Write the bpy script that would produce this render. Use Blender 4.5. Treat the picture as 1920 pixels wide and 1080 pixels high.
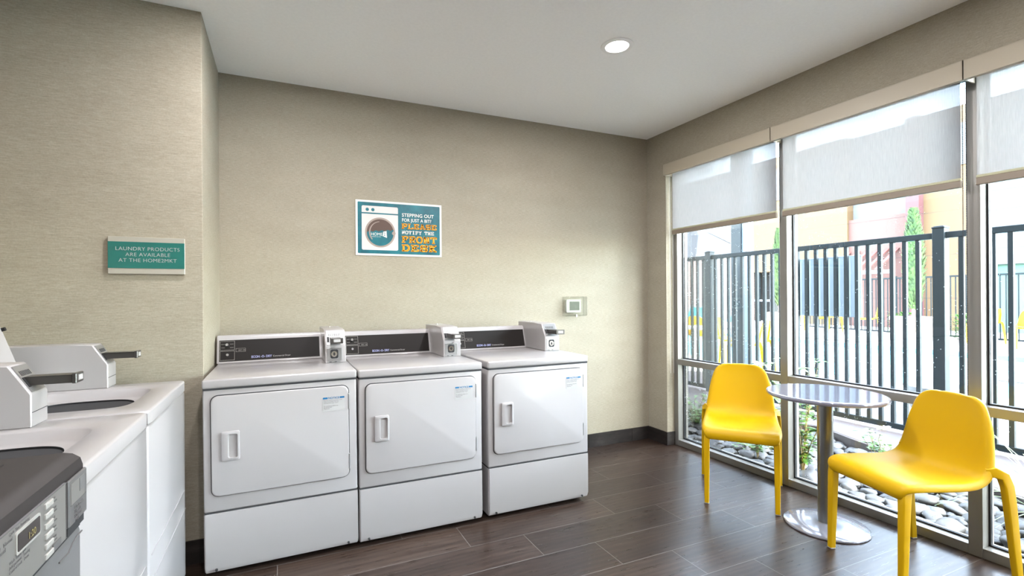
import bpy, bmesh, math, random
from math import sin, cos, pi, radians
from mathutils import Vector, Matrix, noise
random.seed(7)
C = bpy.context.scene.collection
for o in list(bpy.data.objects): bpy.data.objects.remove(o)

# ------------------------------------------------------------------ camera
f_px = 901.962
yaw, roll = radians(23.5942), radians(-0.4014)
cam_d = bpy.data.cameras.new('camera'); cam = bpy.data.objects.new('camera', cam_d); C.objects.link(cam)
cam_d.sensor_fit = 'HORIZONTAL'; cam_d.sensor_width = 36.0; cam_d.lens = 36.0*f_px/1920
cam_d.shift_x = 37.0741/1920; cam_d.shift_y = 15.8886/1920
cam_d.clip_start = 0.02; cam_d.clip_end = 200
F = Vector((sin(yaw), cos(yaw), 0)); R0 = Vector((cos(yaw), -sin(yaw), 0)); U0 = Vector((0, 0, 1))
Rv = R0*cos(roll)+U0*sin(roll); Uv = U0*cos(roll)-R0*sin(roll)
cam.matrix_world = Matrix(((Rv.x, Uv.x, -F.x, -3.0149), (Rv.y, Uv.y, -F.y, -3.4067), (Rv.z, Uv.z, -F.z, 1.2833), (0, 0, 0, 1)))
bpy.context.scene.camera = cam

# ------------------------------------------------------------------ exposure, sky, sun
vs = bpy.context.scene.view_settings
bpy.context.scene.display_settings.display_device = 'sRGB'
vs.view_transform = 'Standard'; vs.look = 'None'; vs.gamma = 1.0; vs.use_curve_mapping = False
vs.exposure = 1.06
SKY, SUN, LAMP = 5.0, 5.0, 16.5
w = bpy.data.worlds.new('sky'); bpy.context.scene.world = w; w.use_nodes = True
nt = w.node_tree; nt.nodes.clear()
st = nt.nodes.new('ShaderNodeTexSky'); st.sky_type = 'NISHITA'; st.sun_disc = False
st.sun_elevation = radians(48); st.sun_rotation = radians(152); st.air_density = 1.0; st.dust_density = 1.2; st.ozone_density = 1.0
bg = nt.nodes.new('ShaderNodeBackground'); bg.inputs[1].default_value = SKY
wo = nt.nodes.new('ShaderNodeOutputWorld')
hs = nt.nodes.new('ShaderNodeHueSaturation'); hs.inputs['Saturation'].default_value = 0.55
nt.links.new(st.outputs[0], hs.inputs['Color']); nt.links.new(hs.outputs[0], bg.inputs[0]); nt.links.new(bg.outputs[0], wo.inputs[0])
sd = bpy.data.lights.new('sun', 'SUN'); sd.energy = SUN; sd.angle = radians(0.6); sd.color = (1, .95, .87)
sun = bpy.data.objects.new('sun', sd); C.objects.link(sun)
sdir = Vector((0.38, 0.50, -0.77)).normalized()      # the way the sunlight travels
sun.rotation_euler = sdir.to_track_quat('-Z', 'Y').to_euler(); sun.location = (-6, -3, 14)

# ------------------------------------------------------------------ materials
def srgb(r, g, b):
    f = lambda c: (c/255/12.92) if c/255 <= .04045 else ((c/255+.055)/1.055)**2.4
    return (f(r), f(g), f(b), 1)
def mat(name, col, rough=.5, metal=0.0, coat=0.0, spec=.5, emit=None, es=0.0, trans=0.0):
    m = bpy.data.materials.new(name); m.use_nodes = True
    b = m.node_tree.nodes['Principled BSDF']
    b.inputs['Base Color'].default_value = col; b.inputs['Roughness'].default_value = rough
    b.inputs['Metallic'].default_value = metal; b.inputs['Coat Weight'].default_value = coat
    b.inputs['Coat Roughness'].default_value = .06; b.inputs['Specular IOR Level'].default_value = spec
    if emit: b.inputs['Emission Color'].default_value = emit; b.inputs['Emission Strength'].default_value = es
    if trans: b.inputs['Transmission Weight'].default_value = trans
    return m
class NT:
    """small helper around a material's node tree"""
    def __init__(s, m): s.m = m; s.t = m.node_tree; s.b = s.t.nodes.get('Principled BSDF')
    def n(s, typ, **kw):
        x = s.t.nodes.new(typ)
        for k, v in kw.items(): setattr(x, k, v)
        return x
    def l(s, a, b): s.t.links.new(a, b)
    def math(s, op, a, b=None, c=None):
        x = s.n('ShaderNodeMath', operation=op)
        for i, v in enumerate((a, b, c)):
            if v is None: continue
            if isinstance(v, (int, float)): x.inputs[i].default_value = v
            else: s.l(v, x.inputs[i])
        return x.outputs[0]
    def noise(s, vec, scale, detail=3, rough=.5):
        x = s.n('ShaderNodeTexNoise'); x.inputs['Scale'].default_value = scale; x.inputs['Detail'].default_value = detail
        x.inputs['Roughness'].default_value = rough
        if vec is not None: s.l(vec, x.inputs['Vector'])
        return x.outputs[0]
    def ramp(s, fac, stops):
        x = s.n('ShaderNodeValToRGB'); cr = x.color_ramp
        while len(cr.elements) < len(stops): cr.elements.new(.5)
        for e, (p, c) in zip(cr.elements, stops): e.position = p; e.color = c
        s.l(fac, x.inputs[0]); return x.outputs[0]
    def mapv(s, vec, sc=(1, 1, 1), loc=(0, 0, 0)):
        x = s.n('ShaderNodeMapping'); x.inputs['Scale'].default_value = sc; x.inputs['Location'].default_value = loc
        s.l(vec, x.inputs[0]); return x.outputs[0]
    def pos(s): return s.n('ShaderNodeNewGeometry').outputs['Position']
    def obj(s): return s.n('ShaderNodeTexCoord').outputs['Object']
    def bump(s, h, strength=.3, dist=.01):
        x = s.n('ShaderNodeBump'); x.inputs['Strength'].default_value = strength; x.inputs['Distance'].default_value = dist
        s.l(h, x.inputs['Height']); s.l(x.outputs[0], s.b.inputs['Normal'])
    def mix(s, fac, a, b, blend='MIX'):
        x = s.n('ShaderNodeMix', data_type='RGBA', blend_type=blend)
        for i, v in ((0, fac), (6, a), (7, b)):
            if isinstance(v, (int, float, tuple)): x.inputs[i].default_value = v
            else: s.l(v, x.inputs[i])
        return x.outputs[2]

def wallpaper():
    m = mat('woven_wallpaper', srgb(178, 169, 148), .75, spec=.25); k = NT(m); p = k.pos()
    a = k.noise(k.mapv(p, (30, 30, 460)), 1, 5, .8)
    b = k.noise(k.mapv(p, (150, 150, 110)), 1, 3, .6)
    c = k.noise(k.mapv(p, (3, 3, 8)), 1, 3)
    s1 = k.math('ADD', k.math('MULTIPLY', a, .68), k.math('MULTIPLY', b, .20)); s1 = k.math('ADD', s1, k.math('MULTIPLY', c, .12))
    col = k.ramp(s1, [(.38, srgb(133, 125, 109)), (.5, srgb(149, 141, 125)), (.62, srgb(163, 156, 140))])
    k.l(col, k.b.inputs['Base Color']); k.bump(s1, .25, .002); return m
def floor_mat():
    m = mat('wood_look_tile', srgb(70, 55, 46), .36, spec=.4); k = NT(m)
    sx = k.n('ShaderNodeSeparateXYZ'); k.l(k.pos(), sx.inputs[0]); X, Y = sx.outputs[0], sx.outputs[1]
    PW, PL = .2245, .908
    r = k.math('DIVIDE', k.math('ADD', k.math('MULTIPLY', Y, -1), -.2), PW)          # rows counted from the back wall
    row = k.math('FLOOR', r); fr = k.math('FRACT', r)
    xo = k.math('SUBTRACT', k.math('ADD', X, .32), k.math('MULTIPLY', row, .3027))
    c = k.math('DIVIDE', k.math('ADD', xo, 90.8), PL); col_i = k.math('FLOOR', c); fc = k.math('FRACT', c)
    g = .0017
    def edge(f, L):                                            # distance to the nearest joint, metres
        return k.math('MULTIPLY', k.math('MINIMUM', f, k.math('SUBTRACT', 1, f)), L)
    d = k.math('MINIMUM', edge(fr, PW), edge(fc, PL))
    joint = k.math('LESS_THAN', d, g)
    wn = k.n('ShaderNodeTexWhiteNoise', noise_dimensions='2D'); cv = k.n('ShaderNodeCombineXYZ'); k.l(row, cv.inputs[0]); k.l(col_i, cv.inputs[1]); k.l(cv.outputs[0], wn.inputs['Vector'])
    off = k.n('ShaderNodeVectorMath', operation='SCALE'); k.l(wn.outputs['Color'], off.inputs[0]); off.inputs['Scale'].default_value = 37
    add = k.n('ShaderNodeVectorMath', operation='ADD'); k.l(k.pos(), add.inputs[0]); k.l(off.outputs[0], add.inputs[1])
    v1 = k.mapv(add.outputs[0], (1.6, 16, 1)); n1 = k.noise(v1, 1, 5, .6)
    v2 = k.mapv(add.outputs[0], (8, 150, 1)); n2 = k.noise(v2, 1, 3, .6)
    wv = k.n('ShaderNodeTexWave', bands_direction='Y'); k.l(k.mapv(add.outputs[0], (.9, 6, 1)), wv.inputs[0])
    wv.inputs['Scale'].default_value = 1.6; wv.inputs['Distortion'].default_value = 9; wv.inputs['Detail'].default_value = 3; wv.inputs['Detail Scale'].default_value = 1.2
    t = k.math('ADD', k.math('MULTIPLY', n1, .45), k.math('MULTIPLY', n2, .3)); t = k.math('ADD', t, k.math('MULTIPLY', wv.outputs[1], .12))
    t = k.math('ADD', t, k.math('MULTIPLY', wn.outputs[0], .2)); t = k.math('SUBTRACT', t, .03)
    wood = k.ramp(t, [(.3, srgb(29, 21, 17)), (.5, srgb(45, 34, 28)), (.68, srgb(66, 53, 45))])
    col = k.mix(joint, wood, srgb(98, 92, 88)); k.l(col, k.b.inputs['Base Color'])
    k.l(k.math('ADD', k.math('MULTIPLY', n2, .16), .22), k.b.inputs['Roughness'])
    h = k.math('SUBTRACT', k.math('MULTIPLY', n2, .25), joint); k.bump(h, .12, .002); return m
def skirting_mat():
    m = mat('slate_skirting_tile', srgb(62, 54, 50), .6, spec=.25); k = NT(m); p = k.pos()
    n1 = k.noise(k.mapv(p, (5, 5, 18)), 1, 5, .65)
    k.l(k.ramp(n1, [(.3, srgb(24, 21, 20)), (.55, srgb(38, 33, 31)), (.75, srgb(56, 51, 48))]), k.b.inputs['Base Color']); return m
def textured(name, c1, c2, scale, rough=.6, sc=(1, 1, 1), bump=0.0, coat=0.0, detail=4, world=True):
    m = mat(name, c1, rough, coat=coat); k = NT(m)
    n1 = k.noise(k.mapv(k.pos() if world else k.obj(), sc), scale, detail, .6)
    k.l(k.ramp(n1, [(.35, c1), (.68, c2)]), k.b.inputs['Base Color'])
    if bump: k.bump(n1, bump, .004)
    return m
def enamel():
    m = mat('white_enamel', srgb(154, 150, 149), .28, coat=.35); k = NT(m)
    n1 = k.noise(k.obj(), 260, 2); k.bump(n1, .04, .0006); return m
def glass_mat():
    m = bpy.data.materials.new('window_glass'); m.use_nodes = True; k = NT(m); k.t.nodes.clear()
    tr = k.n('ShaderNodeBsdfTransparent'); tr.inputs[0].default_value = (.93, .97, .96, 1)
    gl = k.n('ShaderNodeBsdfGlossy'); gl.inputs['Roughness'].default_value = .02
    fr = k.n('ShaderNodeFresnel'); fr.inputs[0].default_value = 1.45
    mx = k.n('ShaderNodeMixShader'); k.l(k.math('MULTIPLY', fr.outputs[0], .8), mx.inputs[0]); k.l(tr.outputs[0], mx.inputs[1]); k.l(gl.outputs[0], mx.inputs[2])
    # dried water spots on the pane
    vo = k.n('ShaderNodeTexVoronoi'); vo.inputs['Scale'].default_value = 60; k.l(k.pos(), vo.inputs['Vector'])
    n1 = k.noise(k.pos(), 7, 4, .7)
    spot = k.math('MULTIPLY', k.math('LESS_THAN', vo.outputs['Distance'], .13), k.math('GREATER_THAN', n1, .55))
    df = k.n('ShaderNodeBsdfDiffuse'); df.inputs[0].default_value = (.8, .85, .85, 1)
    m2 = k.n('ShaderNodeMixShader'); k.l(k.math('MULTIPLY', spot, .5), m2.inputs[0]); k.l(mx.outputs[0], m2.inputs[1]); k.l(df.outputs[0], m2.inputs[2])
    o = k.n('ShaderNodeOutputMaterial'); k.l(m2.outputs[0], o.inputs[0]); return m
def clear_mat():
    m = bpy.data.materials.new('clear_acrylic'); m.use_nodes = True; k = NT(m); k.t.nodes.clear()
    tr = k.n('ShaderNodeBsdfTransparent'); tr.inputs[0].default_value = (.93, .95, .94, 1)
    gl = k.n('ShaderNodeBsdfGlossy'); gl.inputs['Roughness'].default_value = .05
    lw = k.n('ShaderNodeLayerWeight'); lw.inputs[0].default_value = .25
    mx = k.n('ShaderNodeMixShader'); k.l(k.math('MULTIPLY', lw.outputs[0], .35), mx.inputs[0]); k.l(tr.outputs[0], mx.inputs[1]); k.l(gl.outputs[0], mx.inputs[2])
    o = k.n('ShaderNodeOutputMaterial'); k.l(mx.outputs[0], o.inputs[0]); return m
def screen_fabric():
    m = bpy.data.materials.new('sheer_screen_fabric'); m.use_nodes = True; k = NT(m); k.t.nodes.clear()
    n1 = k.noise(k.mapv(k.pos(), (1, 260, 14)), 1, 3, .6)
    col = k.ramp(n1, [(.3, srgb(142, 137, 135)), (.7, srgb(152, 147, 144))])
    df = k.n('ShaderNodeBsdfDiffuse'); tl = k.n('ShaderNodeBsdfTranslucent'); tr = k.n('ShaderNodeBsdfTransparent')
    k.l(col, df.inputs[0]); k.l(col, tl.inputs[0])
    a = k.n('ShaderNodeMixShader'); a.inputs[0].default_value = .62; k.l(df.outputs[0], a.inputs[1]); k.l(tl.outputs[0], a.inputs[2])
    b = k.n('ShaderNodeMixShader'); b.inputs[0].default_value = .13; k.l(a.outputs[0], b.inputs[1]); k.l(tr.outputs[0], b.inputs[2])
    o = k.n('ShaderNodeOutputMaterial'); k.l(b.outputs[0], o.inputs[0]); return m
def pebble_mat():
    m = mat('river_stone', srgb(150, 140, 130), .6); k = NT(m)
    oi = k.n('ShaderNodeObjectInfo')
    base = k.ramp(oi.outputs['Random'], [(0, srgb(44, 42, 40)), (.2, srgb(36, 35, 36)), (.38, srgb(46, 44, 40)), (.55, srgb(26, 26, 27)), (.72, srgb(41, 36, 32)), (.86, srgb(48, 47, 45)), (1, srgb(32, 28, 24))])
    n1 = k.noise(k.obj(), 14, 4, .65); dk = k.ramp(n1, [(.3, (.42, .4, .38, 1)), (.7, (1, 1, 1, 1))])
    k.l(k.mix(1.0, base, dk, 'MULTIPLY'), k.b.inputs['Base Color']); k.bump(n1, .2, .003); return m
def gravel_mat():
    m = mat('stone_bed', srgb(150, 140, 130), .7); k = NT(m)
    vo = k.n('ShaderNodeTexVoronoi'); vo.inputs['Scale'].default_value = 14; k.l(k.pos(), vo.inputs['Vector'])
    g = k.n('ShaderNodeSeparateColor'); k.l(vo.outputs['Color'], g.inputs[0])
    k.l(k.ramp(g.outputs[0], [(0, srgb(28, 25, 23)), (.5, srgb(44, 40, 36)), (1, srgb(60, 56, 52))]), k.b.inputs['Base Color']); k.bump(k.math('MULTIPLY', vo.outputs['Distance'], -1), .6, .03); return m
def paver_mat():
    m = mat('concrete_paver', srgb(170, 150, 142), .7); k = NT(m)
    br = k.n('ShaderNodeTexBrick', offset=.5); k.l(k.mapv(k.pos(), (1, 1, 1)), br.inputs[0])
    br.inputs['Scale'].default_value = 1; br.inputs['Brick Width'].default_value = .62; br.inputs['Row Height'].default_value = .62
    br.inputs['Mortar Size'].default_value = .006; br.inputs['Mortar Smooth'].default_value = .1
    br.inputs[1].default_value = srgb(57, 47, 46); br.inputs[2].default_value = srgb(52, 42, 42); br.inputs[3].default_value = srgb(56, 47, 46)
    n1 = k.noise(k.pos(), 25, 4); k.l(k.mix(.25, br.outputs[0], k.ramp(n1, [(.3, srgb(45, 37, 37)), (.7, srgb(67, 57, 57))])), k.b.inputs['Base Color']); return m
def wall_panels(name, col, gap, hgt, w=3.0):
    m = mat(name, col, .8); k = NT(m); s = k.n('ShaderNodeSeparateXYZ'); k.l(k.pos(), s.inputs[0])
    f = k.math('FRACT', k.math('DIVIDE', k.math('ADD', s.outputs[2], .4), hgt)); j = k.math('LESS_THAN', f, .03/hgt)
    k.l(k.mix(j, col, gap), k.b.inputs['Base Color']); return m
def brick_mat():
    m = mat('ledge_stone', srgb(190, 150, 130), .8); k = NT(m); br = k.n('ShaderNodeTexBrick')
    sw = k.n('ShaderNodeSeparateXYZ'); k.l(k.pos(), sw.inputs[0]); cb = k.n('ShaderNodeCombineXYZ'); k.l(sw.outputs[1], cb.inputs[0]); k.l(sw.outputs[2], cb.inputs[1]); k.l(cb.outputs[0], br.inputs[0])
    br.inputs['Scale'].default_value = 1; br.inputs['Brick Width'].default_value = .5; br.inputs['Row Height'].default_value = .13; br.inputs['Mortar Size'].default_value = .012
    br.inputs[1].default_value = srgb(130, 104, 92); br.inputs[2].default_value = srgb(120, 96, 86); br.inputs[3].default_value = srgb(80, 68, 62)
    k.l(br.outputs[0], k.b.inputs['Base Color']); return m
def plastic_yellow():
    m = mat('yellow_plastic', srgb(182, 143, 0), .45, spec=.22); k = NT(m); n1 = k.noise(k.obj(), 160, 2); k.bump(n1, .05, .001)
    k.b.inputs['Subsurface Weight'].default_value = 0.0; return m
M = dict(
    wall=wallpaper(), floor=floor_mat(), skirt=skirting_mat(), enamel=enamel(), glass=glass_mat(), clear=clear_mat(), screen=screen_fabric(),
    pebble=pebble_mat(), bed=gravel_mat(), paver=paver_mat(), yellow=plastic_yellow(),
    ceil=textured('ceiling_paint', srgb(240, 239, 237), srgb(244, 243, 241), 60, .9, bump=.05),
    white=mat('white_paint', srgb(236, 235, 232), .5), seam=mat('dark_seam', srgb(40, 40, 42), .8), black=mat('black_rubber', srgb(14, 14, 16), .6),
    panel=mat('dark_control_panel', srgb(26, 22, 20), .4, spec=.18), chrome=mat('chrome', (.8, .8, .8, 1), .15, 1.0),
    slide=mat('dark_coin_slide', srgb(96, 94, 92), .3, .8), steel=textured('brushed_steel', srgb(150, 150, 152), srgb(190, 190, 192), 40, .35, (1, 1, 1), world=False), zinc=mat('cast_zinc', srgb(160, 160, 160), .35, .8),
    alu=mat('anodised_aluminium_frame', srgb(130, 127, 122), .38, .55), blindtrim=mat('beige_aluminium', srgb(166, 156, 138), .5),
    sidebright=mat('pale_metal', srgb(205, 205, 200), .4), olive=mat('pale_hem_fabric', srgb(166, 164, 136), .7), hem=mat('taupe_hem_bar', srgb(124, 112, 98), .5),
    teal=textured('poster_teal', srgb(0, 78, 90), srgb(4, 106, 116), 9, .35), paper=mat('poster_white', srgb(214, 214, 206), .4), cream=mat('poster_cream', srgb(196, 192, 188), .4),
    brown=mat('poster_brown', srgb(80, 60, 50), .4), taupe=mat('poster_taupe', srgb(146, 132, 122), .4), amber=mat('poster_amber', srgb(222, 150, 6), .4),
    signgreen=mat('sign_teal', srgb(26, 98, 90), .3, coat=.3), signsil=mat('brushed_sign_metal', srgb(176, 172, 160), .35, .35),
    grayplastic=mat('grey_appliance_plastic', srgb(104, 101, 98), .35), graybody=mat('grey_appliance_body', srgb(100, 99, 100), .35, .2), browntop=textured('dark_brown_appliance_top', srgb(27, 21, 20), srgb(31, 25, 24), 30, .6),
    drawer=mat('drawer_grey', srgb(82, 80, 80), .35), button=mat('pale_button', srgb(150, 148, 143), .4), ink=mat('printed_ink', srgb(90, 88, 88), .6), display=mat('display_window', srgb(40, 34, 32), .15),
    digits=mat('display_digits', srgb(120, 112, 70), .4, emit=srgb(170, 150, 80), es=.04), blue=mat('label_blue', srgb(0, 92, 138), .5), label=mat('label_paper', srgb(164, 162, 160), .5),
    lilac=mat('logo_lilac', srgb(136, 140, 178), .5), line=mat('panel_line', srgb(150, 146, 140), .5), tub=mat('washer_tub', srgb(218, 220, 222), .35),
    tabletop=mat('silver_laminate', srgb(132, 132, 146), .10, .35, coat=.8), tablebase=mat('polished_silver_base', srgb(160, 161, 172), .13, .6), pole=mat('brushed_grey_pole', srgb(128, 128, 128), .28, .9),
    fence=mat('black_fence_steel', srgb(14, 22, 26), .6, spec=.15), bulb=mat('lamp_lens', (1, 1, 1, 1), .5, emit=(1, .97, .92, 1), es=14.0),
    lcd=mat('thermostat_screen', srgb(104, 106, 94), .35, spec=.2), thermo=mat('thermostat_white', srgb(176, 173, 160), .5),
    leaf=textured('green_leaf', srgb(30, 62, 12), srgb(62, 96, 24), 20, .5), blade=textured('grass_blade', srgb(44, 66, 32), srgb(92, 110, 62), 12, .5), stem=mat('brown_stem', srgb(110, 92, 60), .7),
    petal=mat('white_petal', srgb(240, 240, 236), .6), cypress=textured('cypress_green', srgb(24, 42, 12), srgb(54, 74, 24), 9, .8), bark=textured('pale_bark', srgb(150, 120, 104), srgb(196, 172, 158), 16, .8),
    clay=mat('pale_planter', srgb(205, 180, 160), .7), graypot=mat('grey_planter', srgb(126, 128, 128), .6), soil=mat('soil', srgb(60, 48, 40), .9),
    turq=mat('turquoise_sling', srgb(20, 110, 118), .6), water=mat('pool_water', srgb(120, 205, 215), .06, spec=.6), tile=mat('pool_tile_band', srgb(40, 130, 150), .3), deck=textured('pool_deck_concrete', srgb(176, 168, 162), srgb(194, 187, 181), 3, .8),
    kerb=mat('brown_kerb', srgb(44, 34, 31), .8), signback=mat('grey_blue_panel', srgb(150, 166, 180), .5),
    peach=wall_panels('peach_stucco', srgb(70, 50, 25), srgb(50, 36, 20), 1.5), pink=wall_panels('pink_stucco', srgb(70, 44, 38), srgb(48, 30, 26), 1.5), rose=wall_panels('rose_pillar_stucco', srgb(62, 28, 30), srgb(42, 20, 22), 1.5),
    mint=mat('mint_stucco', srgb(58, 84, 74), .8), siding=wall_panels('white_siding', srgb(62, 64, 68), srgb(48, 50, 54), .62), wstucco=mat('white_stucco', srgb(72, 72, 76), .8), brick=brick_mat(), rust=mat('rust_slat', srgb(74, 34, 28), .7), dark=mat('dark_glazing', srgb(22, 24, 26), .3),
    column=mat('dark_steel_column', srgb(16, 26, 32), .5, spec=.2), column2=mat('blue_grey_steel', srgb(88, 104, 118), .5),
)

# ------------------------------------------------------------------ mesh helpers
class MB:
    def __init__(s): s.bm = bmesh.new()
    def box(s, lo, hi, bev=0.0, seg=2):
        lo, hi = Vector(lo), Vector(hi); t = bmesh.new()
        bmesh.ops.create_cube(t, size=1); bmesh.ops.scale(t, vec=hi-lo, verts=t.verts); bmesh.ops.translate(t, vec=(lo+hi)/2, verts=t.verts)
        if bev: bmesh.ops.bevel(t, geom=list(t.edges), offset=bev, segments=seg, affect='EDGES', profile=.5)
        s.join(t); return s
    def join(s, t, mtx=None):
        if mtx is not None: bmesh.ops.transform(t, matrix=mtx, verts=t.verts)
        me = bpy.data.meshes.new('tmp'); t.to_mesh(me); s.bm.from_mesh(me); bpy.data.meshes.remove(me); t.free(); return s
    def cyl(s, a, b, r, r2=None, n=24, cap=True):
        a, b = Vector(a), Vector(b); t = bmesh.new(); d = b-a
        bmesh.ops.create_cone(t, cap_ends=cap, segments=n, radius1=r, radius2=r if r2 is None else r2, depth=d.length)
        s.join(t, Matrix.Translation((a+b)/2) @ d.to_track_quat('Z', 'Y').to_matrix().to_4x4()); return s
    def poly(s, pts, vec):
        """closed polygon swept along vec"""
        vec = Vector(vec); n = len(pts); a = [s.bm.verts.new(p) for p in pts]; b = [s.bm.verts.new(Vector(p)+vec) for p in pts]
        s.bm.faces.new(a); s.bm.faces.new(b[::-1])
        for i in range(n): s.bm.faces.new((a[i], b[i], b[(i+1) % n], a[(i+1) % n]))
        return s
    def flat(s, pts): s.bm.faces.new([s.bm.verts.new(p) for p in pts]); return s
    def loops(s, loops, closed=True, cap0=False, cap1=False):
        vv = [[s.bm.verts.new(p) for p in lp] for lp in loops]
        for a, b in zip(vv, vv[1:]):
            n = len(a)
            for i in range(n if closed else n-1): s.bm.faces.new((a[i], a[(i+1) % n], b[(i+1) % n], b[i]))
        if cap0: s.bm.faces.new(vv[0][::-1])
        if cap1: s.bm.faces.new(vv[-1])
        return s
    def lathe(s, prof, c=(0, 0, 0), n=48):
        return s.loops([[(c[0]+r*cos(2*pi*i/n), c[1]+r*sin(2*pi*i/n), c[2]+z) for i in range(n)] for r, z in prof])
    def tube(s, path, r, n=8, cap=True):
        P = [Vector(p) for p in path]; rr = r if isinstance(r, (list, tuple)) else [r]*len(P); L = []
        up = Vector((0, 0, 1))
        for i, p in enumerate(P):
            t = (P[min(i+1, len(P)-1)]-P[max(i-1, 0)]).normalized(); u = t.cross(up)
            if u.length < 1e-3: u = t.cross(Vector((1, 0, 0)))
            u.normalize(); v = u.cross(t)
            L.append([p+(u*cos(2*pi*k/n)+v*sin(2*pi*k/n))*rr[i] for k in range(n)])
        return s.loops(L, cap0=cap, cap1=cap)
    def build(s, name, m, parent=None, smooth=True, ang=35):
        bmesh.ops.remove_doubles(s.bm, verts=s.bm.verts, dist=1e-6)
        bmesh.ops.recalc_face_normals(s.bm, faces=s.bm.faces)
        me = bpy.data.meshes.new(name); s.bm.to_mesh(me); s.bm.free()
        if smooth:
            for p in me.polygons: p.use_smooth = True
            me.set_sharp_from_angle(angle=radians(ang))
        o = bpy.data.objects.new(name, me); C.objects.link(o); me.materials.append(m)
        if parent: o.parent = parent
        return o
def B(lo, hi, bev=0.0, seg=2): return MB().box(lo, hi, bev, seg)
def thing(name, label, cat, loc=(0, 0, 0), rz=0.0, group=None):
    o = bpy.data.objects.new(name, None); C.objects.link(o); o.location = loc; o.rotation_euler = (0, 0, rz); o.empty_display_size = .1
    o['label'] = label; o['category'] = cat
    if group: o['group'] = group
    return o
def tag(o, label, cat, group=None):
    o['label'] = label; o['category'] = cat
    if group: o['group'] = group
    return o
def struct(o): o['kind'] = 'structure'; return o
def copy_tree(o, parent=None):
    c = o.copy(); C.objects.link(c); c.parent = parent
    for ch in list(o.children): copy_tree(ch, c)
    return c
def basis(loc, right, up):
    r = Vector(right).normalized(); u = Vector(up).normalized(); n = r.cross(u)
    return Matrix(((r.x, u.x, n.x, loc[0]), (r.y, u.y, n.y, loc[1]), (r.z, u.z, n.z, loc[2]), (0, 0, 0, 1)))
def text(name, s, size, mtx, m, parent, align='LEFT', off=0.0, ext=.0004, xs=1.0, spacing=1.0):
    cu = bpy.data.curves.new(name, 'FONT'); cu.body = s; cu.size = size; cu.align_x = align; cu.extrude = ext; cu.offset = off; cu.space_character = spacing
    cu.resolution_u = 3
    t = bpy.data.objects.new('t', cu); C.objects.link(t); dg = bpy.context.evaluated_depsgraph_get()
    me = bpy.data.meshes.new_from_object(t.evaluated_get(dg)); bpy.data.objects.remove(t)
    me.transform(Matrix.Scale(xs, 4, (1, 0, 0))); me.transform(mtx); me.name = name
    o = bpy.data.objects.new(name, me); C.objects.link(o); me.materials.clear(); me.materials.append(m); o.parent = parent
    return o
def rrect(x0, x1, z0, z1, r, n=6):
    pts = []
    for cx, cz, a0 in ((x1-r, z1-r, 0), (x0+r, z1-r, 90), (x0+r, z0+r, 180), (x1-r, z0+r, 270)):
        for i in range(n+1):
            a = radians(a0+90*i/n); pts.append((cx+r*cos(a), cz+r*sin(a)))
    return pts
def ring(mb, outer, inner, to3, d):
    """flat frame between two outlines of equal length, with depth vector d"""
    a = [Vector(to3(*p)) for p in outer]; b = [Vector(to3(*p)) for p in inner]; d = Vector(d)
    mb.loops([a, b, [p+d for p in b], [p+d for p in a], a]); return mb

# ================================================================== THE ROOM
HC = 2.684; WX = -3.369; WY = -.686; RX = -4.16; RY = -5.6; FX = .08; Y0 = -.23
struct(B((RX-.1, RY-.1, -.12), (.15, .1, 0)).build('floor', M['floor']))
struct(B((RX-.1, RY-.1, HC), (.2, .1, HC+.15)).build('ceiling', M['ceil']))
struct(B((WX, 0, 0), (.2, .12, HC)).build('wall_back', M['wall']))
struct(B((RX-.1, WY, 0), (WX, .12, HC), .002, 1).build('wall_back_left', M['wall']))
struct(B((RX-.1, RY, 0), (RX, WY, HC)).build('wall_left', M['wall']))
struct(B((RX-.1, RY-.1, 0), (.2, RY, HC)).build('wall_front', M['wall']))
WE = -4.10                                               # end of the window opening
mb = MB().box((0, Y0, 0), (.2, 0, HC)).box((0, WE, 2.395), (.2, Y0, HC)).box((0, RY, 0), (.2, WE, HC))
struct(mb.build('wall_right', M['wall']))
# skirting tiles
sk = MB(); x = WX
while x < -.01:
    x2 = min(x+.4535, -.0); sk.box((x, -.011, 0), (x2-.002, 0, .112), .001, 1); x = x2
struct(sk.build('baseboard_back', M['skirt']))
sk = MB().box((-.011, Y0-.001, 0), (-.0, -.0115, .112), .001, 1).box((-.011, Y0-.010, 0), (.079, Y0-.0005, .112), .001, 1); sk.box((-.011, RY, 0), (0, WE, .112))
struct(sk.build('baseboard_right', M['skirt']))
struct(B((RX, WY-.011, 0), (WX, WY, .112)).box((WX, WY, 0), (WX+.011, -.011, .112)).build('baseboard_left', M['skirt']))

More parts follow.
